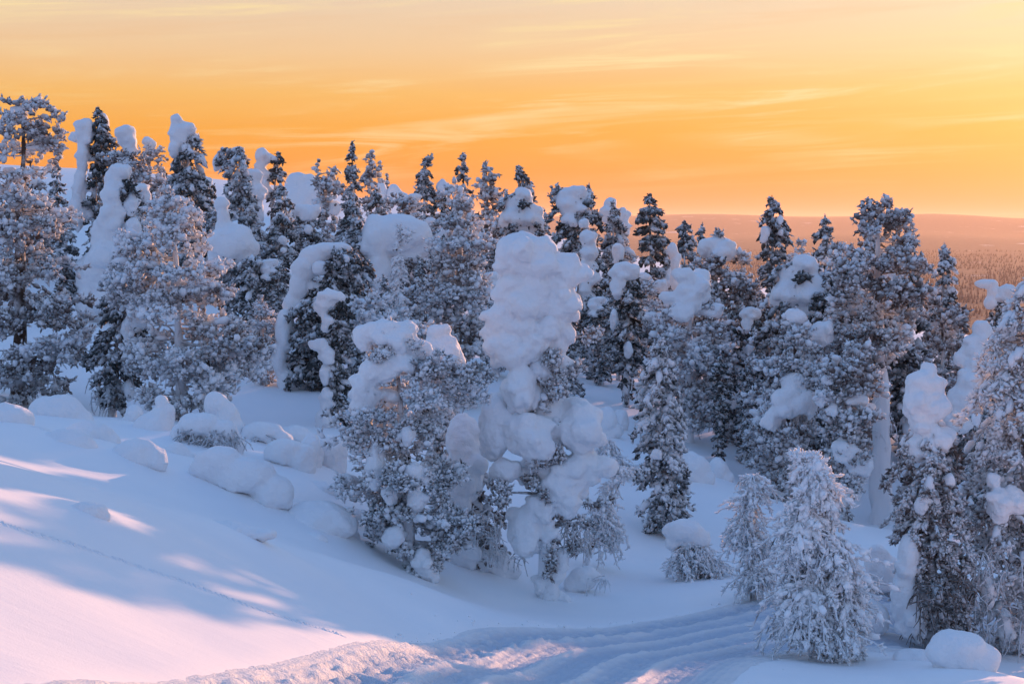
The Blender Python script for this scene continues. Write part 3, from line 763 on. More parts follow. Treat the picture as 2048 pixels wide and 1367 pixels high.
det += 0.010*np.sin(W_*2*math.pi/0.115)
det += 0.026*churn*(0.5+1.3*np.exp(-((W_+1.35)/0.35)**2)+0.3*np.exp(-((W_-0.2)/0.5)**2))
det += 0.03*np.exp(-((np.abs(W_)-HW+0.25)/0.2)**2)
loose = np.clip((det+0.03)/0.06+0.40, 0, 1)*edge+(1-edge)  # height mask that paints grooves as shaded and ridges as sunlit
zt = zb + det*edge - 0.05*(1-edge)**2
ii = (np.arange(ns-1)[:, None]*nw+np.arange(nw-1)[None]).ravel()
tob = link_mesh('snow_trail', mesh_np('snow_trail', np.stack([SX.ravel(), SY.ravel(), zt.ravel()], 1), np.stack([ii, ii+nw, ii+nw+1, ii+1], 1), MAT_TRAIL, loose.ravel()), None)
tag(tob, kind='structure')

# clods thrown up along the trail edge: too many to count
rng = np.random.default_rng(5); Vs, Fs = [], []; off = 0
for k in range(140):
    i = rng.integers(170, ns-90); sd = -1 if rng.random() < 0.7 else 1
    w = sd*(HW+rng.exponential(0.22)-0.15); x = tp[i, 0]+nrm[i, 0]*w; y = tp[i, 1]+nrm[i, 1]*w
    r = 0.006+0.016*rng.random()**4
    Vs.append(ICO1[0]*r*rng.uniform(0.7, 1.3, (1, 3))*(1+0.25*rng.normal(size=(len(ICO1[0]), 1)))+np.array([x, y, g1(x, y)+r*0.4])); Fs.append(ICO1[1]+off); off += len(ICO1[0])
tag(link_mesh('snow_clods', mesh_np('snow_clods', np.concatenate(Vs), np.concatenate(Fs), MAT_SNOW), None), 'scattered crumbs of snow along the trail edge', 'snow', kind='stuff')

# a line of animal tracks across the bank
ap = np.array([hit(px, py) for px, py in ((-30, 1041), (60, 1066), (150, 1092), (250, 1124), (350, 1160), (450, 1198), (550, 1230), (640, 1258), (690, 1272))])[:, :2]
ap = smoothpath(ap, 700); ap += 0.012*np.stack([vnoise(np.stack([np.arange(700)*0.12, 0*np.arange(700), 0*np.arange(700)], 1), 2), 0*np.arange(700)], 1)
at_ = unit(np.gradient(ap, axis=0)); an = np.stack([at_[:, 1], -at_[:, 0]], 1)
prof_w = np.array([-0.075, -0.045, -0.022, 0.0, 0.022, 0.045, 0.075]); prof_h = np.array([-0.012, 0.010, 0.020, 0.0, 0.018, 0.009, -0.012])
AX = ap[:, None, 0]+an[:, None, 0]*prof_w; AY = ap[:, None, 1]+an[:, None, 1]*prof_w
amp = 0.75+0.6*vnoise(np.stack([np.arange(700)*0.35, 0*np.arange(700), 0*np.arange(700)], 1), 7)
AZ = ground(AX.ravel(), AY.ravel()).reshape(700, 7)+prof_h*np.where(prof_h > 0, amp[:, None], 1)
ii = (np.arange(699)[:, None]*7+np.arange(6)[None]).ravel()
tag(link_mesh('animal_track', mesh_np('animal_track', np.stack([AX.ravel(), AY.ravel(), AZ.ravel()], 1), np.stack([ii, ii+7, ii+8, ii+1], 1), MAT_SNOW), None), kind='structure')

# far-off forest on the plain
rng = np.random.default_rng(11)
nT = 42000; az = np.radians(rng.uniform(-6, 34, nT)); R = 1500*(9500/1500)**rng.random(nT)
x, y = R*np.sin(az), R*np.cos(az)
mk_ = fbm(np.stack([x*0.0016, y*0.0016, 0*x], 1), 4, 31)
keep = mk_ > -0.50+0.4*(rng.random(nT)-0.5); x, y, R = x[keep], y[keep], R[keep]; nT = len(x)
z = ground(x, y); h = rng.uniform(7, 15, nT); w = h*rng.uniform(0.14, 0.24, nT); a0 = rng.uniform(0, 6.28, nT)
vs = [np.stack([x+w*np.cos(a0+k*2.094), y+w*np.sin(a0+k*2.094), z+h*0.05], 1) for k in range(3)]+[np.stack([x, y, z+h], 1)]
V = np.stack(vs, 1).reshape(-1, 3); T = np.array([(0, 1, 3), (1, 2, 3), (2, 0, 3)])
F = (np.arange(nT)[:, None, None]*4+T[None]).reshape(-1, 3)
fm, fn, fl, fp = new_mat('far_forest')
fgeo = fn.new('ShaderNodeNewGeometry')
fl.new(ramp(fn, fl, noise(fn, fl, 0.02, 3, 0.6, fgeo.outputs['Position']), [(0.3, (0.055, 0.045, 0.045, 1)), (0.75, (0.14, 0.12, 0.115, 1))], 'LINEAR'), fp.inputs['Base Color'])
fp.inputs['Roughness'].default_value = 0.9
tag(link_mesh('distant_forest', mesh_np('distant_forest', V, F, fm, smooth=False), None), 'hazy snow-dusted forest covering the plain below the hills', 'forest', kind='stuff')

# haze
hz = bpy.data.meshes.new('haze'); bm = bmesh.new(); bmesh.ops.create_cube(bm, size=1.0)
for v in bm.verts: v.co = Vector((v.co.x*98000, v.co.y*98000, -220 if v.co.z < 0 else 180))
bm.to_mesh(hz); bm.free()
hm = bpy.data.materials.new('haze'); hm.use_nodes = True; hn = hm.node_tree.nodes; hn.clear()
pv = hn.new('ShaderNodeVolumePrincipled'); pv.inputs['Color'].default_value = (0.95, 0.74, 0.60, 1); pv.inputs['Density'].default_value = 3.5e-5; pv.inputs['Anisotropy'].default_value = 0.35
ho = hn.new('ShaderNodeOutputMaterial'); hm.node_tree.links.new(pv.outputs[0], ho.inputs['Volume'])
tag(link_mesh('haze', hz, hm), kind='stuff')

# ------------------------------------------------------------------ snow mounds
def bush_twigs(c, w, hgt, n, rng, parent):
    paths = []
    for k in range(n):
        a = c+np.array([rng.uniform(-w, w), rng.uniform(-0.7, 0.1)*w*0.5-0.05, hgt*rng.uniform(0.2, 0.9)])
        e = a+np.array([rng.normal(0, 0.25)*w+np.sign(a[0]-c[0])*0.1, rng.uniform(-0.35, 0.05)*w, -hgt*rng.uniform(0.3, 0.9)])
        m = 0.5*(a+e)+np.array([0, -0.05, 0.12*hgt])
        paths.append((bez(a, m, e, np.linspace(0, 1, 6)), np.linspace(0.016, 0.008, 6), 0.55))
        for j in range(3):
            b = bez(a, m, e, [rng.uniform(0.3, 0.95)])[0]; f = b+rng.normal(0, 0.16, 3)*hgt+np.array([0, 0, -0.12*hgt])
            paths.append((np.stack([b, 0.5*(b+f), f]), np.array([0.011, 0.009, 0.005]), 0.6))
    g = tube_geo(paths, 4)
    tag(link_mesh('twigs', mesh_np('twigs', g[0], g[1], MAT_BARK, g[2]), None, parent), kind='stuff')
for k, (lab, ells, yc, tw, h) in enumerate(MOUNDS):
    rng = np.random.default_rng(100+k); D = h[1]; mpp = D/FPX
    wmax = max(e[2] for e in ells)*mpp
    Dc = D+0.45*wmax
    base = np.array([h[0], Dc, g1(h[0], Dc)-0.05])
    root = empty('snow_mound', tuple(base)); tag(root, lab, 'snow mound', 'snow mounds')
    e = []
    for (px, py, rx, ry) in ells:
        c = P(px, py, Dc)-base; a, b = 1.14*rx*Dc/FPX, 1.14*ry*Dc/FPX
        e.append((tuple(c), (a, 0.8*(a+b)/2+0.1*b, b)))
        gz = g1(P(px, py, Dc)[0], Dc)-base[2]
        if c[2]-b > gz and tw < 8 and ry > 13:                # body down to the ground
            e.append(((c[0], c[1]+0.05, 0.5*(c[2]+gz)), (a*0.85, 0.7*(a+b)/2, max(0.5*(c[2]-gz)+0.1, 0.1))))
    link_mesh('snow_crust', lump_mesh('snow_crust', e, max(0.036, wmax*0.062), rng, 0.8, MAT_LUMP), None, root)
    if tw > 8:
        zt = max(c[0][2] for c in e); cxm = sum(c[0][0] for c in e)/len(e)
        bush_twigs(np.array([cxm, -0.15*wmax, 0.0]), sum(q[2] for q in ells)*0.55*mpp, max(zt, 0.25), tw, rng, root)
# ------------------------------------------------------------------ trees
def tree(name, label, cat, bx, D, top, r0=0.09, prof=None, style='spruce', lumps=(), tufts=(), twigs=(), body=None, group=None, by=None, frost=0.72,
         dens=1.0, pads=0.1, needle=None, trunk_frost=0.55, droop=None, bend=0.05, seed=None, depth=0.9, bare=0.0, sub=5, rough=1.0, fingers=5, cap=40, skirt=True, grow=1.17, link=0.92):
    t = Tree(name, label, cat, bx, D, group, by, seed)
    t.trunk(t.loc(*top), r0, bend, trunk_frost)
    if prof: t.crown(prof, style, frost, dens, droop, depth, pads, fingers, bare, skirt)
    for q in tufts: t.tuft(*q[:4], **({'dy': q[4]} if len(q) > 4 else {}), frost=frost)
    for q in twigs: t.twigs(*q)
    if lumps: t.fused(list(lumps), rough, sub, cap=cap, grow=grow, link=link)
    if body:
        for bd in body: t.fused(bd, rough, 2, grow=1.0, link=9.0, cap=99)
    t.done(needle or (MAT_PINE if style == 'pine' else MAT_SPRUCE))
    return t
SP, PI_, SL = 'frosted_spruce', 'frosted_pine', 'snow_laden_spruce'

# --- the lumpy snow giant
tree('snow_laden_spruce', 'tall spruce buried in bulging white snow lumps, standing alone beside the trail', 'tree', 1100, 28.0, (1062, 500), 0.17,
     [(540, 1050, 1090), (620, 1040, 1100), (720, 1050, 1118), (820, 1045, 1125), (920, 1055, 1130), (1010, 1065, 1130), (1080, 1075, 1125), (1130, 1080, 1122), (1180, 1088, 1116)],
     lumps=[(1046, 512, 57, 45, -0.1), (1086, 498, 26, 28, 0.0), (1138, 542, 27, 40, 0.0), (1075, 556, 58, 42, 0.05), (1025, 588, 40, 36, -0.1), (1120, 612, 34, 34, -0.05),
            (1060, 600, 46, 40, -0.1), (1008, 642, 36, 33, -0.15), (988, 664, 19, 28, -0.1), (1048, 655, 32, 22, -0.3), (1016, 696, 38, 36, -0.25), (1066, 692, 27, 24, -0.35), (1100, 660, 28, 26, -0.1), (1136, 670, 20, 16, 0.0),
            (1040, 778, 33, 50, -0.4), (991, 850, 34, 66, -0.1), (1058, 870, 46, 44, -0.45), (1160, 855, 40, 56, -0.1), (1170, 930, 36, 36, -0.05), (1008, 942, 29, 23, -0.35),
            (1112, 972, 30, 36, -0.3), (1150, 972, 25, 26, -0.2), (1049, 1062, 33, 50, -0.2), (1140, 1010, 20, 31, -0.3), (1083, 1015, 24, 26, -0.3), (1096, 1075, 17, 42, -0.15),
            (1110, 1000, 35, 30, 0.1), (1085, 930, 42, 50, 0.15), (1095, 830, 40, 50, 0.2), (1085, 720, 42, 42, 0.15),
            (1098, 1150, 22, 30, 0.0), (1120, 1130, 14, 34, 0.05), (1082, 1170, 16, 24, -0.05), (1108, 1195, 30, 14, 0.0), (1133, 1197, 10, 10, -0.1)],
     tufts=[(1184, 672, 20, 13, 0.0), (1104, 722, 20, 20, -0.3), (1150, 738, 18, 12, -0.1), (1118, 770, 22, 28, -0.25), (998, 985, 28, 30, -0.5), (1196, 1004, 34, 9, 0.0), (1156, 1045, 40, 12, 0.0),
            (1100, 1120, 16, 40, -0.25), (1075, 920, 20, 16, -0.4), (1112, 905, 14, 18, -0.3), (1095, 990, 12, 18, -0.35), (1150, 1090, 14, 26, 0.1), (1060, 965, 16, 12, -0.3)],
     twigs=[(1150, 1070, 30, 30, 22, 0.4, 0.1), (1040, 1115, 30, 6, 6, 0.3)], needle=MAT_PINE, frost=0.66, trunk_frost=0.7, dens=0.35, pads=0.0, sub=6, cap=18, link=0.88, grow=1.26, droop=0.3)
# --- its neighbours
tree('frosted_pine', 'drooping frosted pine with snow hood and long reaching boughs, left of the lumpy snow giant', 'tree', 815, 27.0, (790, 660), 0.12,
     [(668, 735, 830), (700, 715, 850), (740, 700, 985), (775, 700, 995), (810, 670, 930), (850, 632, 905), (890, 690, 900), (940, 700, 925), (990, 712, 945), (1040, 722, 955), (1090, 745, 910), (1140, 765, 870)], 'pine',
     lumps=[(765, 664, 56, 28, -0.2), (795, 680, 34, 30, -0.3), (726, 672, 20, 26, -0.15), (815, 655, 22, 20, -0.1), (752, 740, 38, 30, -0.35), (730, 785, 28, 44, -0.3), (800, 725, 34, 20, -0.4), (842, 705, 24, 26, -0.1),
            (830, 950, 21, 28, -0.75), (832, 1000, 20, 26, -0.7), (788, 1072, 20, 24, -0.7), (752, 930, 22, 50, -0.5), (782, 990, 16, 24, -0.65), (845, 1120, 20, 30, -0.5), (860, 1148, 20, 16, -0.4), (815, 870, 16, 20, -0.7)],
     frost=0.80, needle=MAT_SPRUCE, droop=0.5, dens=1.25)
tree('snow_laden_spruce', 'squat snow-wrapped spruce with dark dead twigs, between the drooping pine and the lumpy snow giant', 'tree', 945, 28.8, (930, 850), 0.11,
     [(960, 900, 985), (1020, 905, 1010), (1080, 915, 1020), (1130, 935, 1010)],
     lumps=[(925, 882, 38, 52), (935, 950, 38, 62, -0.1), (905, 1000, 30, 40, -0.1), (945, 1020, 28, 30, 0.1), (925, 1110, 36, 44, -0.25), (965, 1130, 34, 34, 0.0), (1000, 1140, 34, 40, 0.0), (890, 1110, 22, 40, 0.2)],
     twigs=[(975, 1045, 30, 34, 34, 0.42, -0.3, 0.72), (985, 1100, 24, 20, 14, 0.3, -0.3, 0.72)], frost=0.55, needle=MAT_PINE, dens=0.6, rough=0.8)
tree(SL, 'snow cone roofing a hidden spruce behind the drooping frosted pine', 'tree', 880, 30.0, (880, 670), 0.1, [(720, 840, 920), (800, 830, 930), (880, 840, 920), (960, 850, 910)],
     lumps=[(872, 672, 24, 26), (880, 700, 44, 34), (898, 715, 32, 22)], frost=0.7)
# --- left side
tree(PI_, 'big frosted pine with open crooked crown rising at the left edge', 'tree', 38, 38.0, (46, 196), 0.19,
     [(198, 20, 75), (215, 0, 128), (250, 5, 118), (300, -20, 105), (350, -50, 135), (400, -60, 140), (450, -60, 150), (520, -80, 158), (580, -80, 165), (640, -90, 180), (700, -90, 185), (750, -60, 150), (785, -30, 105)], 'pine',
     lumps=[(38, 228, 14, 22, 0.2), (72, 260, 18, 16, 0.3), (85, 290, 24, 16, 0.3)], tufts=[(105, 232, 24, 12), (118, 285, 12, 40, 0.1)], dens=1.25, frost=0.66, trunk_frost=0.45, bend=0.12, bare=0.22, twigs=[(60, 740, 60, 40, 40, 0.6)])
tree(PI_, 'broad frosted pine with pink-lit boughs standing behind the arched snow bush', 'tree', 364, 35.0, (345, 385), 0.13,
     [(388, 325, 368), (420, 298, 405), (455, 280, 412), (490, 225, 425), (520, 192, 440), (555, 215, 470), (590, 240, 500), (625, 245, 522), (665, 252, 525), (705, 258, 520), (745, 258, 505), (780, 270, 480), (815, 290, 430)], 'pine',
     lumps=[(330, 405, 16, 14), (362, 402, 14, 10)], dens=1.35, frost=0.80, trunk_frost=0.8, needle=MAT_PINE, bend=0.1, skirt=False, twigs=[(380, 760, 70, 40, 30, 0.5)])
tree(SP, 'dark slim spruce with one side plastered in snow, left of the broad pine', 'tree', 222, 36.8, (250, 540), 0.11,
     [(560, 200, 300), (620, 190, 300), (680, 185, 295), (740, 172, 290), (790, 185, 280), (830, 195, 250)], 'spruce',
     lumps=[(262, 600, 18, 26, -0.5), (275, 640, 20, 20, -0.5), (255, 660, 14, 30, -0.5), (262, 720, 14, 34, -0.4), (258, 780, 12, 26, -0.3), (280, 615, 14, 20, -0.55)], frost=0.5, dens=0.9, twigs=[(210, 780, 30, 40, 25, 0.5)])
tree(SL, 'tall white snow column with a drooping beak beside dark needles, behind the broad pine', 'tree', 215, 50.0, (236, 330), 0.12,
     [(370, 225, 285), (420, 235, 285), (470, 225, 275), (520, 200, 260)],
     lumps=[(235, 352, 24, 26), (226, 392, 24, 34, -0.2), (222, 438, 26, 34, -0.3), (205, 470, 26, 40), (262, 410, 14, 26, -0.3), (268, 450, 14, 18, -0.4), (212, 510, 34, 36, -0.3), (262, 492, 20, 34, -0.5), (190, 545, 34, 44), (215, 590, 34, 60, 0.2), (180, 600, 30, 60, 0.4)], frost=0.5)
tree(SL, 'spruce with twin snow shoulders and dark pointed tip against the sky at far left', 'tree', 188, 60.0, (195, 215), 0.13,
     [(220, 186, 205), (250, 176, 218), (290, 175, 230), (330, 178, 235), (370, 172, 232), (410, 165, 225)],
     lumps=[(172, 262, 18, 28, -0.3), (166, 310, 13, 40, -0.3), (208, 250, 12, 22, 0.4), (160, 370, 14, 36, -0.2), (150, 275, 12, 12, 0.5), (155, 420, 20, 40)], frost=0.42)
tree(SL, 'rounded pine wearing a single round snow hat, next to the twin-shouldered spruce', 'tree', 262, 58.0, (252, 262), 0.13,
     [(285, 228, 290), (310, 220, 300), (340, 225, 305), (370, 235, 300), (400, 240, 300)], 'pine', lumps=[(252, 268, 22, 20), (258, 284, 20, 12), (262, 300, 16, 14)], frost=0.62, dens=1.3)
tree(SL, 'small bowed pine with a drooping snow-tipped crest, right of the round-hatted pine', 'tree', 305, 60.0, (300, 280), 0.1,
     [(290, 280, 312), (320, 275, 325), (350, 285, 335), (400, 290, 330)], 'pine', lumps=[(296, 283, 14, 10), (304, 292, 10, 10)], frost=0.66, tufts=[(318, 298, 6, 10)])
tree(SL, 'snow-humped bush with a curled lump under the round-hatted pine', 'tree', 285, 52.0, (285, 370), 0.08, [(385, 272, 300), (420, 270, 305), (450, 270, 310)],
     lumps=[(284, 378, 16, 14), (293, 395, 10, 18), (270, 388, 10, 8)], frost=0.6)
tree(SL, 'spruce with a tall snow finger and bulb crown against the sky', 'tree', 372, 57.0, (378, 262), 0.14,
     [(268, 365, 395), (300, 355, 405), (340, 340, 412), (380, 330, 418), (420, 325, 420), (450, 335, 410)], 
     lumps=[(353, 240, 12, 14, -0.2), (350, 266, 12, 22, -0.2), (374, 258, 20, 14, -0.2), (362, 275, 18, 22, -0.2), (348, 298, 12, 20, -0.3)], frost=0.55, dens=1.2)
tree(SL, 'snow bust: small head on a broad round snow body beside the broad pine', 'tree', 462, 47.0, (452, 440), 0.1,
     [(500, 425, 500), (540, 430, 515), (580, 440, 510)], lumps=[(444, 408, 14, 14), (446, 432, 11, 16), (450, 455, 18, 14), (470, 466, 28, 18), (462, 492, 44, 34, -0.15), (440, 515, 24, 18, -0.2), (482, 510, 20, 22, -0.2)], frost=0.5, rough=0.7)
tree(PI_, 'twin-tipped frosted pine with snow pressed on its left side, behind the snow bust', 'tree', 482, 55.0, (482, 296), 0.13,
     [(300, 472, 492), (325, 442, 500), (360, 440, 502), (400, 450, 510), (440, 455, 520), (480, 462, 535), (520, 465, 540), (550, 480, 530)], 'spruce', lumps=[(434, 325, 10, 19)], tufts=[(448, 305, 10, 12), (445, 330, 12, 18)], frost=0.60, dens=1.15)
tree(SL, 'hooded snow pillar with bulging side leaning on the twin-tipped pine', 'tree', 512, 58.0, (505, 340), 0.1, [(400, 500, 520), (440, 500, 525)], lumps=[(508, 355, 16, 20), (512, 385, 20, 24), (516, 420, 12, 30)], frost=0.5)
tree(SL, 'spruce with a thumb-shaped snow cap and dark ragged right side on the skyline', 'tree', 540, 60.0, (556, 306), 0.11,
     [(310, 545, 566), (340, 535, 568), (370, 535, 570), (400, 535, 575)], lumps=[(525, 314, 16, 22), (520, 345, 14, 28), (528, 375, 12, 26)], frost=0.45)
tree(SP, 'dark conical spruce with two small snow blobs, centre of the left grove', 'tree', 566, 48.0, (562, 372), 0.1,
     [(378, 552, 574), (420, 542, 588), (460, 536, 594), (500, 535, 596), (540, 538, 592), (560, 545, 588)], lumps=[(566, 480, 10, 9, -0.7), (568, 500, 7, 7, -0.7)], frost=0.48, dens=1.2)
tree(SL, 'three fused pale snow domes on the ridge behind the dark conical spruce', 'tree', 603, 78.0, (600, 360), 0.1, None,
     lumps=[(596, 366, 22, 20), (612, 385, 26, 26), (590, 400, 26, 34), (620, 362, 12, 14)], rough=0.6)
tree(SL, 'mushroom snow cap on a dark bushy stem, in front of the fused snow domes', 'tree', 615, 58.0, (615, 430), 0.09,
     [(440, 592, 640), (470, 590, 650), (500, 590, 650)], lumps=[(613, 426, 27, 21), (616, 458, 10, 12, -0.4)], frost=0.5)
tree(PI_, 'double-topped frosted pine on the ridge beside the fused snow domes', 'tree', 655, 70.0, (634, 326), 0.11,
     [(330, 622, 642), (352, 624, 674), (380, 628, 682), (405, 634, 680), (420, 640, 675)], 'pine', tufts=[(668, 344, 10, 8)], frost=0.66, dens=1.3, lumps=[(640, 412, 20, 18), (668, 415, 16, 16)])
tree(SP, 'slender tallest spire spruce on the central skyline', 'tree', 704, 60.0, (705, 284), 0.1,
     [(288, 699, 710), (320, 692, 714), (350, 689, 719), (390, 686, 723), (430, 685, 726), (470, 680, 735)], frost=0.52, dens=1.2)
tree(SP, 'wide dark spruce with snowy skirts standing under the slender spire', 'tree', 708, 52.0, (703, 388), 0.12,
     [(395, 696, 712), (430, 690, 722), (470, 680, 732), (510, 668, 742), (545, 655, 752), (580, 660, 750)], frost=0.52, dens=1.1)
tree(PI_, 'bushy round-headed frosted pine right of the slender spire', 'tree', 742, 68.0, (741, 312), 0.1, [(314, 728, 754), (340, 722, 764), (370, 722, 764), (400, 726, 762), (430, 730, 760)], 'pine', frost=0.66, dens=1.3)
tree(SP, 'frosted young spruce directly below the bushy round-headed pine', 'tree', 755, 64.0, (752, 372), 0.08, [(378, 745, 762), (400, 738, 770), (430, 735, 775)], frost=0.55)
for bx, ty, w, lab in ((773, 349, 9, 'tiny frosted spruce tip on the ridge right of the bushy round-headed pine'), (826, 398, 10, 'tiny frosted spruce tip low on the ridge beside the hooked-tip spruce'), (895, 372, 9, 'tiny frosted spruce tip behind the thumb-shaped snow dome'),
        (1012, 380, 10, 'tiny frosted spruce tip behind the three stacked snow lumps'), (1090, 420, 10, 'tiny frosted spruce tip between the stacked lumps and the snow helmet'), (1385, 462, 11, 'tiny frosted spruce tip over the plain beside the little sapling')):
    tree('small_spruce', lab, 'tree', bx, 84.0, (bx, ty), 0.06, [(ty+3, bx-w*0.4, bx+w*0.4), (ty+18, bx-w*0.8, bx+w*0.8), (ty+40, bx-w*1.2, bx+w*1.2)], group='tiny far ridge spruces', frost=0.6)
tree(SL, 'two little snow domes on the ridge below the tiny spruce', 'tree', 776, 82.0, (770, 372), 0.07, None, lumps=[(762, 382, 10, 18), (788, 384, 12, 15), (800, 398, 18, 14)], rough=0.6)
tree('frosted_shrub', 'low wide frosted thicket between the spire spruces on the ridge', 'tree', 800, 66.0, (800, 392), 0.08, [(400, 775, 830), (425, 765, 845), (450, 770, 840)], 'pine', frost=0.62, dens=1.2, lumps=[(828, 395, 14, 10)])
tree(SP, 'dark spruce with a hooked tip on the ridge', 'tree', 850, 74.0, (852, 316), 0.1, [(318, 845, 862), (345, 836, 864), (375, 830, 868), (402, 828, 872)], frost=0.50, tufts=[(859, 318, 4, 5)], dens=1.2)
tree(SL, 'thumb-shaped snow dome on a frosted stub beside the hooked-tip spruce', 'tree', 884, 74.0, (884, 375), 0.08, [(385, 872, 898), (405, 865, 905), (425, 868, 900)], lumps=[(884, 374, 13, 15), (886, 386, 10, 10)], frost=0.6)
tree(SP, 'straight frosted spruce with a notched tip on the skyline, behind the fluffy pine', 'tree', 926, 68.0, (926, 306), 0.11, [(310, 920, 933), (340, 912, 940), (370, 908, 944), (400, 904, 948), (430, 902, 952)], frost=0.58, dens=1.2)
tree(PI_, 'ragged frosted pine with gaps of sky between its boughs, right of the notched spruce', 'tree', 974, 64.0, (970, 324), 0.1, [(326, 962, 982), (350, 955, 994), (380, 952, 1000), (410, 955, 998), (450, 955, 1000)], 'pine', frost=0.64, dens=1.1)
tree(SP, 'leaning dark spruce tip poking over the triple snow lumps', 'tree', 1056, 63.0, (1034, 332), 0.1, [(336, 1030, 1044), (360, 1034, 1066), (385, 1040, 1070), (420, 1040, 1075)], frost=0.48)
tree(SL, 'spruce hidden by three stacked snow lumps, in front of the leaning dark tip', 'tree', 1040, 58.0, (1045, 380), 0.12,
     [(400, 1000, 1060), (440, 990, 1085), (480, 985, 1095), (520, 990, 1090)], lumps=[(1048, 392, 18, 17, -0.2), (1028, 405, 22, 16, -0.2), (1008, 402, 12, 10), (1025, 438, 28, 28, -0.3), (1052, 430, 28, 30, -0.2), (1072, 445, 18, 22, -0.2), (1040, 470, 30, 20, -0.2)], frost=0.55)
tree(SL, 'stout spruce with a heavy snow helmet and two dark tips behind it', 'tree', 1150, 55.0, (1178, 370), 0.14,
     [(380, 1168, 1190), (410, 1105, 1196), (450, 1102, 1205), (490, 1105, 1200), (540, 1110, 1195), (590, 1120, 1190)], lumps=[(1152, 388, 24, 18, -0.3), (1128, 398, 20, 20, -0.3), (1140, 415, 28, 20, -0.4), (1165, 405, 18, 16, -0.2), (1142, 440, 18, 16, -0.6), (1166, 418, 8, 8, -0.7)], tufts=[(1113, 378, 10, 7), (1108, 392, 9, 14)], frost=0.52, dens=1.2)
tree(SL, 'knobbly snow pillar rising behind the right shoulder of the lumpy snow giant', 'tree', 1182, 50.0, (1175, 455), 0.1,
     [(480, 1160, 1200), (540, 1158, 1205), (600, 1158, 1205), (650, 1165, 1200)], lumps=[(1168, 446, 13, 10), (1175, 476, 17, 18, -0.2), (1180, 505, 18, 20, -0.2), (1176, 535, 18, 22, -0.2), (1188, 555, 14, 16, -0.3), (1170, 575, 14, 26, -0.2), (1182, 610, 16, 26, -0.2)], frost=0.5)
tree(SL, 'pointed snow heap on the skyline behind a slim grey spruce', 'tree', 1222, 64.0, (1220, 400), 0.1, [(440, 1205, 1250), (480, 1205, 1255)], lumps=[(1220, 406, 14, 13), (1218, 430, 20, 22), (1245, 435, 14, 20), (1252, 455, 10, 14)], frost=0.55)
tree(SP, 'slim grey spruce in front of the pointed snow heap', 'tree', 1230, 56.0, (1227, 402), 0.1, [(408, 1221, 1233), (440, 1213, 1246), (475, 1207, 1258), (515, 1200, 1268), (560, 1205, 1275)], frost=0.58, dens=1.2)
tree(SL, 'egg-shaped snow knob on a spruce behind the elephant-headed one', 'tree', 1236, 51.0, (1236, 500), 0.08, [(520, 1222, 1252), (570, 1218, 1258)], lumps=[(1236, 504, 14, 19), (1238, 525, 10, 12)], frost=0.5)
tree(SL, 'spruce with a smooth snow cap split by a groove and dark hanging skirts', 'tree', 1252, 46.0, (1255, 540), 0.11,
     [(560, 1232, 1286), (610, 1222, 1290), (660, 1216, 1292), (710, 1222, 1288), (760, 1232, 1276), (785, 1240, 1268)], lumps=[(1242, 542, 20, 20, -0.2), (1264, 544, 18, 17, -0.15), (1236, 575, 14, 26, -0.3), (1228, 640, 9, 26, -0.4), (1256, 700, 9, 20, -0.6)], frost=0.46, dens=1.3, droop=1.0)
tree(SP, 'dark layered spruce against the orange sky, left of the open horizon', 'tree', 1303, 60.0, (1300, 386), 0.13,
     [(390, 1294, 1308), (415, 1274, 1322), (445, 1271, 1334), (480, 1275, 1338), (515, 1278, 1340), (550, 1280, 1332), (585, 1285, 1325)], frost=0.46, dens=1.25, droop=0.35)
tree(SL, 'thin white snow post with a side knob between two dark spruces', 'tree', 1349, 56.0, (1347, 490), 0.06, None, lumps=[(1345, 500, 10, 14), (1356, 514, 8, 7), (1350, 528, 9, 18), (1350, 560, 9, 22)], rough=0.7)
tree(SP, 'small dark spruce standing over the hazy plain near the white snow post', 'tree', 1368, 74.0, (1368, 440), 0.08, [(444, 1360, 1376), (465, 1352, 1386), (490, 1350, 1388), (520, 1352, 1386)], frost=0.46)
tree(SP, 'little spruce sapling over the hazy plain beside the broad snow dome', 'tree', 1404, 76.0, (1404, 450), 0.06, [(452, 1398, 1410), (468, 1392, 1416), (490, 1392, 1416)], frost=0.5)
tree(SL, 'full round pine under a broad smooth snow dome, at the edge of the plain', 'tree', 1450, 50.0, (1440, 480), 0.15,
     [(505, 1395, 1480), (535, 1392, 1510), (570, 1395, 1526), (610, 1402, 1532), (650, 1410, 1532), (700, 1420, 1520), (760, 1425, 1505), (810, 1435, 1490)], 'pine', lumps=[(1432, 490, 40, 18), (1450, 502, 26, 22, -0.3), (1410, 500, 18, 14)], frost=0.60, dens=1.4, tufts=[(1438, 467, 8, 5)])
tree(SL, 'pine crowned by a cluster of smooth snow bulbs like a mushroom group', 'tree', 1378, 43.0, (1380, 545), 0.14,
     [(600, 1325, 1440), (640, 1295, 1462), (690, 1300, 1465), (740, 1320, 1455), (800, 1340, 1435), (860, 1350, 1410)], 'pine', lumps=[(1368, 550, 24, 18, -0.3), (1405, 556, 18, 20), (1376, 585, 30, 24, -0.3), (1400, 580, 22, 26, -0.2), (1340, 595, 24, 14, -0.3), (1362, 622, 22, 24, -0.6), (1432, 622, 15, 16, -0.4), (1380, 610, 20, 22, -0.5)], frost=0.72, dens=1.35, trunk_frost=0.85)
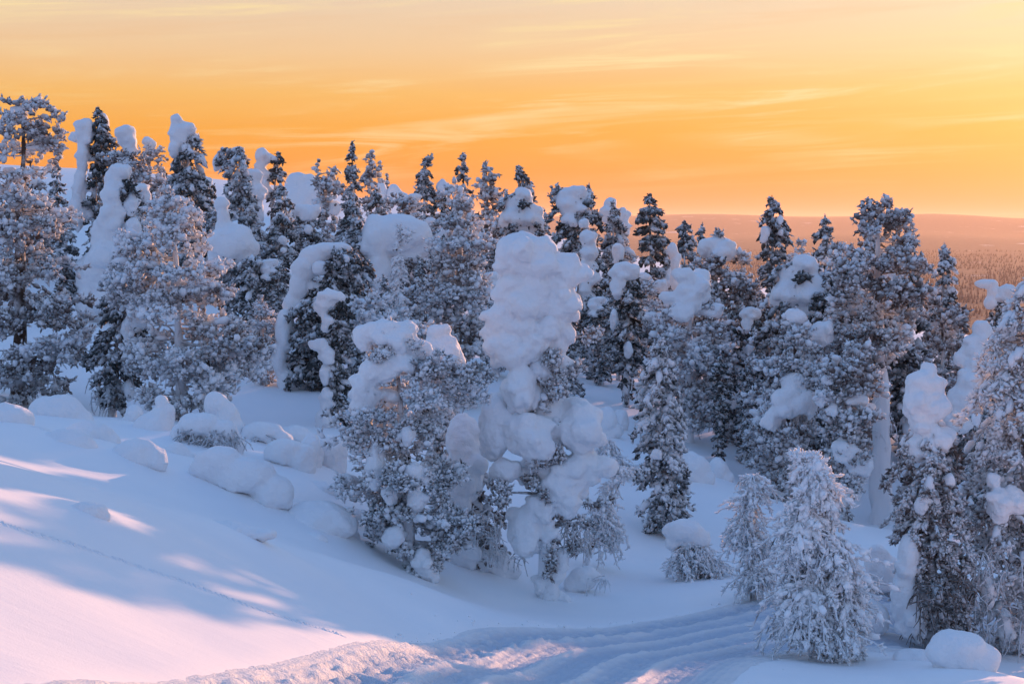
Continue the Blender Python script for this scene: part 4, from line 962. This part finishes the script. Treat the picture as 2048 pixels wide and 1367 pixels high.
tree(SP, 'narrow frosted spruce with pink-lit upper half standing alone by the clearing', 'tree', 1331, 33.0, (1322, 676), 0.10,
     [(690, 1308, 1342), (725, 1296, 1350), (765, 1276, 1358), (805, 1264, 1366), (850, 1262, 1372), (900, 1268, 1376), (950, 1272, 1382), (1000, 1278, 1386), (1050, 1286, 1380), (1074, 1295, 1365)], lumps=[(1313, 908, 12, 13, -0.6)], frost=0.64, dens=1.25, droop=0.8, twigs=[(1290, 800, 22, 60, 22, 0.3)])
tree(SP, 'dense dark spruce shaded behind the narrow frosted spruce', 'tree', 1455, 44.0, (1460, 640), 0.12, [(660, 1440, 1490), (720, 1425, 1510), (790, 1420, 1515), (860, 1425, 1505), (900, 1435, 1490)], frost=0.5, lumps=[(1460, 800, 22, 20, -0.8), (1500, 700, 10, 12, -0.6)], twigs=[(1430, 870, 40, 30, 40, 0.5)])
tree(SP, 'dark-stemmed tall spruce with snow plates on its left flank over the plain', 'tree', 1547, 62.0, (1544, 390), 0.13,
     [(395, 1536, 1553), (420, 1524, 1566), (450, 1520, 1576), (485, 1516, 1582), (520, 1510, 1586), (560, 1518, 1580), (600, 1525, 1575)], lumps=[(1530, 462, 10, 12, -0.5), (1560, 440, 8, 9, -0.5), (1526, 478, 8, 10, -0.5), (1562, 465, 7, 8, -0.5)], frost=0.5, dens=1.2)
tree(PI_, 'pale loose frosted pine below the dark-stemmed tall spruce', 'tree', 1600, 50.0, (1604, 490), 0.11, [(495, 1590, 1616), (530, 1575, 1625), (570, 1570, 1655), (620, 1560, 1660), (680, 1565, 1660), (740, 1570, 1650)], 'pine', frost=0.76, dens=1.2)
tree(SP, 'pointed grey spruce peeking out left of the great flat-topped pine', 'tree', 1648, 66.0, (1649, 431), 0.1, [(436, 1642, 1657), (465, 1630, 1668), (500, 1622, 1672), (540, 1620, 1675), (590, 1622, 1675)], frost=0.5, dens=1.2)
tree(PI_, 'great flat-topped frosted pine on a thick white rimed trunk', 'tree', 1768, 39.0, (1757, 405), 0.27,
     [(405, 1725, 1785), (425, 1716, 1798), (455, 1712, 1822), (485, 1690, 1830), (510, 1652, 1826), (540, 1650, 1862), (570, 1660, 1868), (605, 1655, 1850), (640, 1668, 1838), (680, 1645, 1830), (715, 1640, 1805), (745, 1650, 1785)], 'pine',
     tufts=[(1733, 408, 12, 12), (1776, 404, 8, 10), (1680, 500, 24, 12), (1846, 540, 22, 14), (1660, 690, 24, 14), (1815, 440, 10, 26)], frost=0.60, dens=1.45, trunk_frost=0.85, bend=0.03, skirt=False, twigs=[(1765, 860, 34, 110, 16, 0.45, -0.1, 0.9)])
tree(PI_, 'snow-splotched pine glowing orange inside, in front of the white rimed trunk', 'tree', 1690, 36.5, (1690, 700), 0.11,
     [(710, 1640, 1740), (760, 1630, 1755), (810, 1630, 1755), (860, 1645, 1750), (910, 1655, 1740), (960, 1665, 1725), (1000, 1675, 1715)], 'pine', lumps=[(1655, 760, 14, 12, -0.4), (1715, 800, 26, 14, -0.3), (1665, 820, 12, 14, -0.5), (1735, 820, 20, 16), (1690, 900, 22, 30, -0.3), (1720, 930, 20, 24, -0.2), (1640, 800, 12, 16, -0.4), (1705, 985, 20, 18)], frost=0.66, needle=MAT_PINE, dens=1.1)
tree(SL, 'frosted spruce draped with a sloping snow apron and small square hat', 'tree', 1590, 38.0, (1590, 620), 0.12,
     [(645, 1560, 1620), (680, 1535, 1652), (720, 1522, 1655), (770, 1516, 1650), (820, 1510, 1640), (870, 1505, 1632), (920, 1515, 1625), (960, 1530, 1610)], 'pine', lumps=[(1590, 633, 26, 17), (1642, 668, 22, 30, 0.4), (1590, 770, 24, 32, -0.7), (1565, 805, 26, 30, -0.8), (1612, 800, 26, 26, -0.8), (1540, 840, 16, 24, -0.8), (1622, 822, 12, 18, -0.8)], frost=0.72, dens=1.35)
tree(SP, 'slim frosted spruce over the plain, right of the great flat-topped pine', 'tree', 1890, 60.0, (1888, 488), 0.11,
     [(492, 1883, 1895), (515, 1872, 1914), (545, 1870, 1908), (575, 1868, 1920), (610, 1855, 1915), (660, 1850, 1915), (720, 1850, 1910)], frost=0.58, dens=1.1, droop=0.3)
tree(PI_, 'rust-lit thicket pine beneath the slim frosted spruce', 'tree', 1890, 47.0, (1880, 600), 0.11, [(610, 1850, 1925), (660, 1835, 1935), (720, 1835, 1930), (790, 1845, 1920), (850, 1850, 1915)], 'pine', frost=0.58, dens=1.2, lumps=[(1842, 640, 16, 26, 0.1)])
tree(SL, 'bent spruce with a hook-shaped snow head leaning over the plain', 'tree', 1998, 54.0, (1994, 590), 0.09, [(600, 1985, 2004), (640, 1975, 2018), (690, 1968, 2024)], lumps=[(1968, 567, 18, 8), (1984, 566, 12, 8), (1988, 585, 12, 14), (1980, 605, 12, 14)], frost=0.5, rough=0.6)
tree(SL, 'dark bush with a tilted snow wedge near the right edge', 'tree', 2018, 52.0, (2012, 575), 0.09, [(600, 1995, 2035), (630, 1990, 2050), (680, 1990, 2060)], lumps=[(2016, 580, 14, 14), (2004, 594, 14, 10)], frost=0.45)
tree(SL, 'slanting snow-buried trunk with bulging folds, behind the snow-crowned spruce', 'tree', 1935, 37.0, (1985, 640), 0.12,
     [(800, 1900, 1960), (850, 1900, 1965), (900, 1905, 1965)], lumps=[(1965, 660, 20, 22), (1945, 690, 22, 26), (1925, 718, 18, 18), (1960, 730, 30, 20, -0.3), (1985, 745, 30, 22, -0.2), (1945, 765, 36, 26, -0.4), (1925, 800, 34, 34, -0.3), (1915, 845, 24, 30, -0.2), (1950, 820, 22, 28, -0.1), (1970, 870, 14, 26, -0.4)], frost=0.45, rough=0.9)
tree(SL, 'snow-crowned spruce: a stack of white lumps on dark drooping boughs, beside the frosted birch', 'tree', 1872, 24.3, (1850, 740), 0.13,
     [(880, 1815, 1915), (920, 1795, 1935), (960, 1780, 1938), (1010, 1778, 1938), (1060, 1782, 1936), (1110, 1788, 1940), (1160, 1795, 1948), (1210, 1800, 1952), (1260, 1812, 1955), (1290, 1830, 1940)], 'spruce',
     lumps=[(1858, 738, 14, 14), (1843, 765, 34, 28, -0.1), (1868, 770, 24, 24), (1836, 802, 32, 32, -0.15), (1866, 812, 30, 28, -0.05), (1845, 845, 30, 26, -0.1), (1868, 880, 34, 30, -0.15), (1838, 895, 24, 30, -0.1), (1882, 875, 24, 26, 0.0),
            (1815, 1120, 22, 54, -0.35), (1808, 1190, 28, 60, -0.3), (1828, 1240, 30, 50, -0.35), (1898, 960, 10, 18, -0.5), (1845, 1000, 14, 26, -0.5)],
     frost=0.62, dens=1.35, droop=1.15, needle=MAT_PINE, twigs=[(1880, 1200, 50, 60, 60, 0.4, -0.45, 0.45)])
tree(SP, 'heavily frosted fir spreading fan-like boughs in from the right edge', 'tree', 2062, 24.6, (2070, 560), 0.16,
     [(575, 2035, 2100), (620, 2000, 2120), (670, 1975, 2130), (720, 1960, 2140), (780, 1940, 2150), (840, 1936, 2150), (900, 1928, 2155), (960, 1935, 2155), (1030, 1925, 2155), (1100, 1930, 2150), (1170, 1935, 2150), (1240, 1960, 2140), (1300, 1990, 2120)], 'spruce',
     lumps=[(2000, 1010, 26, 40, -0.8), (2030, 1000, 22, 30, -0.8), (1985, 960, 14, 20, -0.7), (1975, 1180, 16, 40, -0.6), (2010, 1250, 16, 34, -0.6)], frost=0.84, dens=0.75, droop=0.75, needle=MAT_PINE, twigs=[(2000, 1180, 60, 90, 60, 0.5, -0.6, 0.6)])
# --- middle grove left of the giant
tree(PI_, 'fluffy full frosted pine with rosy lower boughs, behind the lumpy snow giant', 'tree', 915, 42.0, (922, 398), 0.15,
     [(402, 895, 945), (430, 880, 965), (465, 865, 985), (505, 858, 992), (545, 852, 992), (585, 840, 988), (625, 832, 982), (665, 840, 982), (705, 850, 985), (750, 860, 980), (800, 870, 970)], 'pine', frost=0.74, dens=1.6, needle=MAT_PINE, pads=0.15)
tree(SL, 'huge smooth snow dome like a mushroom cap over a shadowed stem', 'tree', 800, 52.0, (800, 450), 0.16,
     [(520, 790, 860), (560, 800, 855), (600, 800, 850)], lumps=[(795, 468, 62, 36), (755, 480, 28, 44, -0.2), (835, 478, 28, 34, 0.1), (760, 540, 24, 44, -0.1), (820, 510, 26, 16), (745, 450, 12, 20)], frost=0.45, rough=0.55, needle=MAT_PINE)
tree(SL, 'bowed spruce under a long arching snow roof that sweeps down to the left', 'tree', 640, 42.0, (660, 500), 0.12,
     [(515, 640, 735), (545, 640, 750), (575, 650, 745), (610, 590, 700), (660, 565, 690), (710, 558, 690), (770, 560, 680), (820, 575, 660)], 'spruce',
     body=[[(678, 498, 28, 15), (652, 500, 30, 17), (626, 512, 28, 22), (608, 538, 24, 28), (598, 572, 22, 30), (585, 610, 20, 30)]], lumps=[(570, 660, 18, 40, -0.2), (560, 720, 14, 36, -0.2), (640, 536, 16, 14, -0.3), (575, 775, 18, 34, -0.3)], frost=0.46, dens=1.2, rough=0.5)
tree(SL, 'one-sided spruce: white knobbly snow column on one side, dark needles on the other', 'tree', 660, 37.5, (665, 600), 0.1,
     [(615, 655, 700), (660, 650, 708), (710, 645, 705), (760, 640, 710), (810, 645, 708), (850, 655, 700)], lumps=[(664, 594, 28, 16), (648, 612, 18, 24), (655, 645, 14, 18, -0.2), (640, 690, 20, 16, -0.2), (655, 710, 16, 18, -0.3), (650, 750, 12, 24, -0.3), (655, 795, 16, 24, -0.3), (648, 840, 20, 26, -0.3)], frost=0.42, dens=1.2)
tree(SL, 'plain snow hood on a spruce right behind the one-sided spruce', 'tree', 702, 43.0, (700, 556), 0.09, [(580, 680, 735), (620, 685, 745), (670, 690, 745)], lumps=[(698, 568, 26, 18), (705, 582, 20, 12)], frost=0.5, rough=0.6)
tree('frosted_shrub', 'bright rime-furred bush spreading level boughs behind the drooping pine', 'tree', 750, 38.5, (750, 580), 0.07, [(585, 705, 760), (605, 698, 800), (630, 710, 835), (660, 720, 840)], 'pine', frost=0.98, dens=1.3)
tree(SP, 'needle-thin rime-coated spire in front of the huge snow dome', 'tree', 797, 40.0, (799, 447), 0.055, [(452, 794, 804), (480, 788, 808), (520, 784, 812), (560, 782, 814), (600, 778, 818), (640, 776, 822)], frost=0.98, dens=1.1, trunk_frost=1.0, tufts=[(815, 465, 9, 3), (815, 476, 9, 3)])
tree(PI_, 'low shaded pine filling the gap beneath the huge snow dome', 'tree', 830, 46.0, (835, 560), 0.1, [(570, 805, 860), (610, 800, 865), (660, 800, 870), (700, 800, 870)], 'pine', frost=0.6, dens=1.1)
tree(SP, 'rusty dark spruce lower boughs between the one-sided spruce and the snow bust', 'tree', 505, 46.0, (500, 520), 0.1, [(530, 470, 545), (570, 465, 555), (620, 480, 550), (680, 490, 540)], frost=0.52)
tree(SP, 'snow-plastered slim spruce farther up the left slope', 'tree', 130, 50.0, (132, 410), 0.09, [(420, 122, 142), (470, 115, 152), (530, 110, 158), (590, 112, 156)], frost=0.55, lumps=[(140, 430, 10, 12, -0.3)])

# --- frosted birches and bushes
t = Tree('frosted_birch', 'white weeping birch furred with rime beside the trail', 'tree', 1648, 22.2); t.trunk(t.loc(1612, 925), 0.06, 0.08, 0.9)
weeping(t, [(925, 1585, 1650), (965, 1588, 1668), (1005, 1572, 1690), (1050, 1560, 1705), (1100, 1548, 1738), (1150, 1530, 1748), (1200, 1528, 1748), (1260, 1550, 1735), (1310, 1580, 1715)], 130, (0.14, 0.42), 1.0, dens=1.3, thick=0.017)
for q in ((1600, 912, 22, 7), (1630, 920, 24, 9), (1648, 945, 12, 12)): t.tuft(*q, dy=0.0, frost=1.0, n=26)
t.fused([(1618, 912, 26, 6), (1640, 930, 16, 10)], 1.0, 3)
t.done(MAT_BIRCH)
t = Tree('frosted_birch', 'thin see-through frosted birch left of the white weeping birch', 'tree', 1508, 26.5); t.trunk(t.loc(1508, 955), 0.04, 0.10, 0.45)
weeping(t, [(950, 1480, 1535), (1000, 1462, 1565), (1060, 1455, 1560), (1110, 1462, 1550), (1150, 1470, 1545), (1185, 1478, 1538)], 54, (0.15, 0.4), 0.85, dens=1.0, thick=0.013); t.done(MAT_BIRCH)
t = Tree('frosted_birch', 'fine twigged frosted birch arching right of the lumpy snow giant', 'tree', 1165, 30.0); t.trunk(t.loc(1250, 945), 0.04, 0.04, 0.6)
weeping(t, [(930, 1225, 1270), (980, 1185, 1280), (1030, 1165, 1265), (1080, 1150, 1240), (1110, 1150, 1225)], 30, (0.15, 0.4), 0.9, dens=0.8, thick=0.013); t.done(MAT_BIRCH)
t = Tree('frosted_birch', 'faint frosted birch in the shade between the giant and the narrow spruce', 'tree', 1225, 36.0); t.trunk(t.loc(1222, 880), 0.04, 0.08, 0.6)
weeping(t, [(880, 1200, 1250), (930, 1190, 1262), (990, 1190, 1262), (1040, 1200, 1255)], 30, (0.2, 0.5), 0.9, dens=0.9, thick=0.014); t.done(MAT_BIRCH)
t = Tree('frosted_shrub', 'low arched bush with a snow cap and a fan of frosted twigs in the clearing', 'tree', 1390, 29.3); t.trunk(t.loc(1385, 1080), 0.04, 0.05, 0.6)
weeping(t, [(1080, 1340, 1420), (1110, 1315, 1450), (1140, 1315, 1480), (1155, 1325, 1475)], 40, (0.15, 0.35), 0.8, dens=1.0)
t.fused([(1368, 1062, 38, 22), (1392, 1075, 26, 18), (1345, 1085, 14, 14)], 0.6, 3)
t.done(MAT_BIRCH)
t = Tree('fallen_branch', 'snow-covered bent branch lying at the foot of the lumpy snow giant', 'branch', 1150, 28.6); t.trunk(t.loc(1160, 1140), 0.03, 0.03, 0.5)
t.twigs(1195, 1150, 22, 8, 9, 0.45, -0.1, 0.75); t.fused([(1168, 1155, 26, 22), (1150, 1168, 20, 18)], 0.6, 3); t.done()

# --- the crowded rows behind: copies of the trees above, each its own object with its own parts
ROOTS = {o['label'][:28]: o for o in list(COL.objects) if o.parent is None and o.get('category') == 'tree'}
def find(prefix):
    return next(o for k, o in ROOTS.items() if k.startswith(prefix[:28]))
def height(root):
    return max((root.matrix_basis @ (Vector((0, 0, max(v[2] for v in c.bound_box))))).z for c in root.children)-root.location.z
SRC = [find(p) for p in ('dark conical spruce with two', 'slim grey spruce in front of', 'stout spruce with a heavy sno', 'twin-tipped frosted pine wit', 'dark layered spruce against', 'straight frosted spruce with',
       'spruce hidden by three stack', 'wide dark spruce with snowy', 'double-topped frosted pine o', 'pale loose frosted pine belo', 'dense dark spruce shaded beh', 'spruce with a smooth snow ca', 'pine crowned by a cluster of', 'full round pine under a broa', 'frosted spruce draped with a')]
HS = [height(o) for o in SRC]
def copy_tree(i, px, D, top, label, group, rng):
    src = SRC[i]; p = P(px, top, D); z0 = g1(p[0], D)
    k = max(0.45, min(1.5, (p[2]-z0)/HS[i])); r = src.copy(); COL.objects.link(r)
    r.location = (p[0], D, z0-0.03); r.scale = (k*rng.uniform(0.95, 1.25), k*rng.uniform(0.95, 1.25), k); r.rotation_euler = (0, 0, rng.uniform(-0.9, 0.9))
    r['label'] = label; r['group'] = group
    for ch in src.children:
        c = ch.copy(); COL.objects.link(c); c.parent = r
        for g in ch.children:
            d = g.copy(); COL.objects.link(d); d.parent = c
rng = np.random.default_rng(8)
LOOK = ['dark conical spruce', 'slim grey spruce', 'snow-helmeted spruce', 'twin-tipped grey conifer', 'dark layered spruce', 'straight notch-tipped spruce', 'lump-laden spruce', 'wide-skirted dark spruce', 'double-topped pine',
        'pale loose pine', 'dense dark spruce', 'snow-capped dark-skirted spruce', 'bulb-crowned pine', 'dome-capped round pine', 'snow-aproned spruce']
MARK = [(40, 500, 38, 'the big left-edge pine'), (188, 330, 60, 'the twin-shouldered spruce'), (215, 460, 50, 'the tall beaked snow column'), (262, 330, 58, 'the round-hatted pine'), (364, 600, 35, 'the broad pink-lit pine'), (372, 340, 57, 'the spruce with a snow finger'),
        (462, 490, 47, 'the snow bust'), (482, 400, 55, 'the twin-tipped pine'), (566, 470, 48, 'the blobbed conical spruce'), (603, 385, 78, 'the fused ridge domes'), (615, 430, 58, 'the mushroom snow cap'), (655, 370, 70, 'the double-topped ridge pine'),
        (704, 380, 60, 'the slender tallest spire'), (640, 600, 42, 'the arching snow roof'), (660, 720, 37.5, 'the one-sided spruce'), (742, 360, 68, 'the bushy round-headed pine'), (800, 500, 52, 'the huge snow dome'), (850, 360, 74, 'the hooked-tip spruce'), (915, 560, 42, 'the fluffy rosy pine'),
        (926, 360, 68, 'the notched skyline spruce'), (1040, 440, 58, 'the triple snow lumps'), (1060, 800, 28, 'the lumpy snow giant'), (1150, 430, 55, 'the heavy snow helmet'), (1182, 550, 50, 'the knobbly snow pillar'), (1230, 470, 56, 'the pointed snow heap'), (1252, 640, 46, 'the grooved snow cap'),
        (1303, 470, 60, 'the dark layered skyline spruce'), (1350, 530, 56, 'the white snow post'), (1378, 680, 43, 'the mushroom-bulb pine'), (1331, 880, 33, 'the narrow pink-lit spruce'), (1450, 600, 50, 'the broad snow dome'), (1547, 480, 62, 'the snow-plated tall spruce'), (1600, 600, 50, 'the pale loose pine'),
        (1648, 480, 66, 'the pointed grey spruce'), (1757, 560, 39, 'the great flat-topped pine'), (1690, 840, 36.5, 'the orange-glowing pine'), (1590, 780, 38, 'the snow-aproned spruce'), (1890, 560, 60, 'the slim spruce over the plain'), (1890, 720, 47, 'the rust-lit thicket'), (1998, 600, 54, 'the hook-headed snow spruce'),
        (2018, 620, 52, 'the tilted snow wedge'), (1935, 770, 37, 'the slanting snow-buried trunk'), (1862, 950, 24.3, 'the snow-crowned spruce'), (2062, 900, 24.6, 'the fan-boughed fir'), (1508, 1040, 26.5, 'the thin see-through birch')]
FILL = [(1812, 44, 498), (1745, 46, 425), (1690, 43, 480), (1605, 43, 505), (60, 62, 330), (112, 66, 310), (236, 66, 305), (330, 62, 335), (412, 66, 350), (430, 56, 420), (-60, 60, 280), (-130, 46, 320), (20, 54, 420),  # first four added, mostly hidden, to keep sun off the upper bank
 (592, 64, 405), (640, 60, 440), (682, 64, 430), (735, 60, 430), (772, 60, 440), (822, 64, 425), (862, 62, 430), (890, 58, 450), (962, 57, 440), (1002, 54, 470), (992, 47, 540), (1082, 57, 455), (1112, 50, 510), (1130, 45, 580), (1212, 54, 530), (1202, 49, 610), (620, 48, 540), (545, 46, 560), (522, 42, 650), (770, 46, 570), (722, 47, 560), (840, 50, 520), (870, 38, 640),
 (1290, 54, 540), (1340, 60, 520), (1320, 49, 610), (1362, 52, 570), (1400, 47, 620), (1484, 56, 550), (1502, 49, 610), (1530, 45, 660), (1562, 54, 570), (1622, 54, 570), (1642, 46, 650), (1700, 58, 540), (1722, 48, 630), (1802, 50, 630), (1832, 45, 680), (1862, 54, 610), (1922, 50, 650), (1962, 46, 700), (2002, 44, 710), (2042, 50, 650), (1492, 42, 730), (1540, 40, 790), (1440, 41, 760), (1902, 40, 830), (1668, 42, 545), (1600, 41, 800), (1980, 34, 800),  # third from last made tall behind the great pine to block sun
 (2150, 42, 560), (2240, 36, 620), (2310, 46, 520), (2200, 55, 500), (2390, 52, 500)]  # unseen conifers beyond the right edge, added to shade the bank
USED = set()
for kk, (px, D, top) in enumerate(FILL):
    i = (kk*7+kk//15) % len(SRC)
    for m in sorted(MARK, key=lambda q: math.hypot(q[0]-px, 0.5*(q[1]-(top+60)))+1.5*abs(q[2]-D)):
        rel = 'behind' if D > m[2]+3 else ('in front of' if D < m[2]-3 else 'close beside')
        lab = LOOK[i]+' crowded '+rel+' '+m[3]
        if lab not in USED: break
    USED.add(lab); copy_tree(i, px, D, top, lab, 'conifers of the crowded rows', rng)
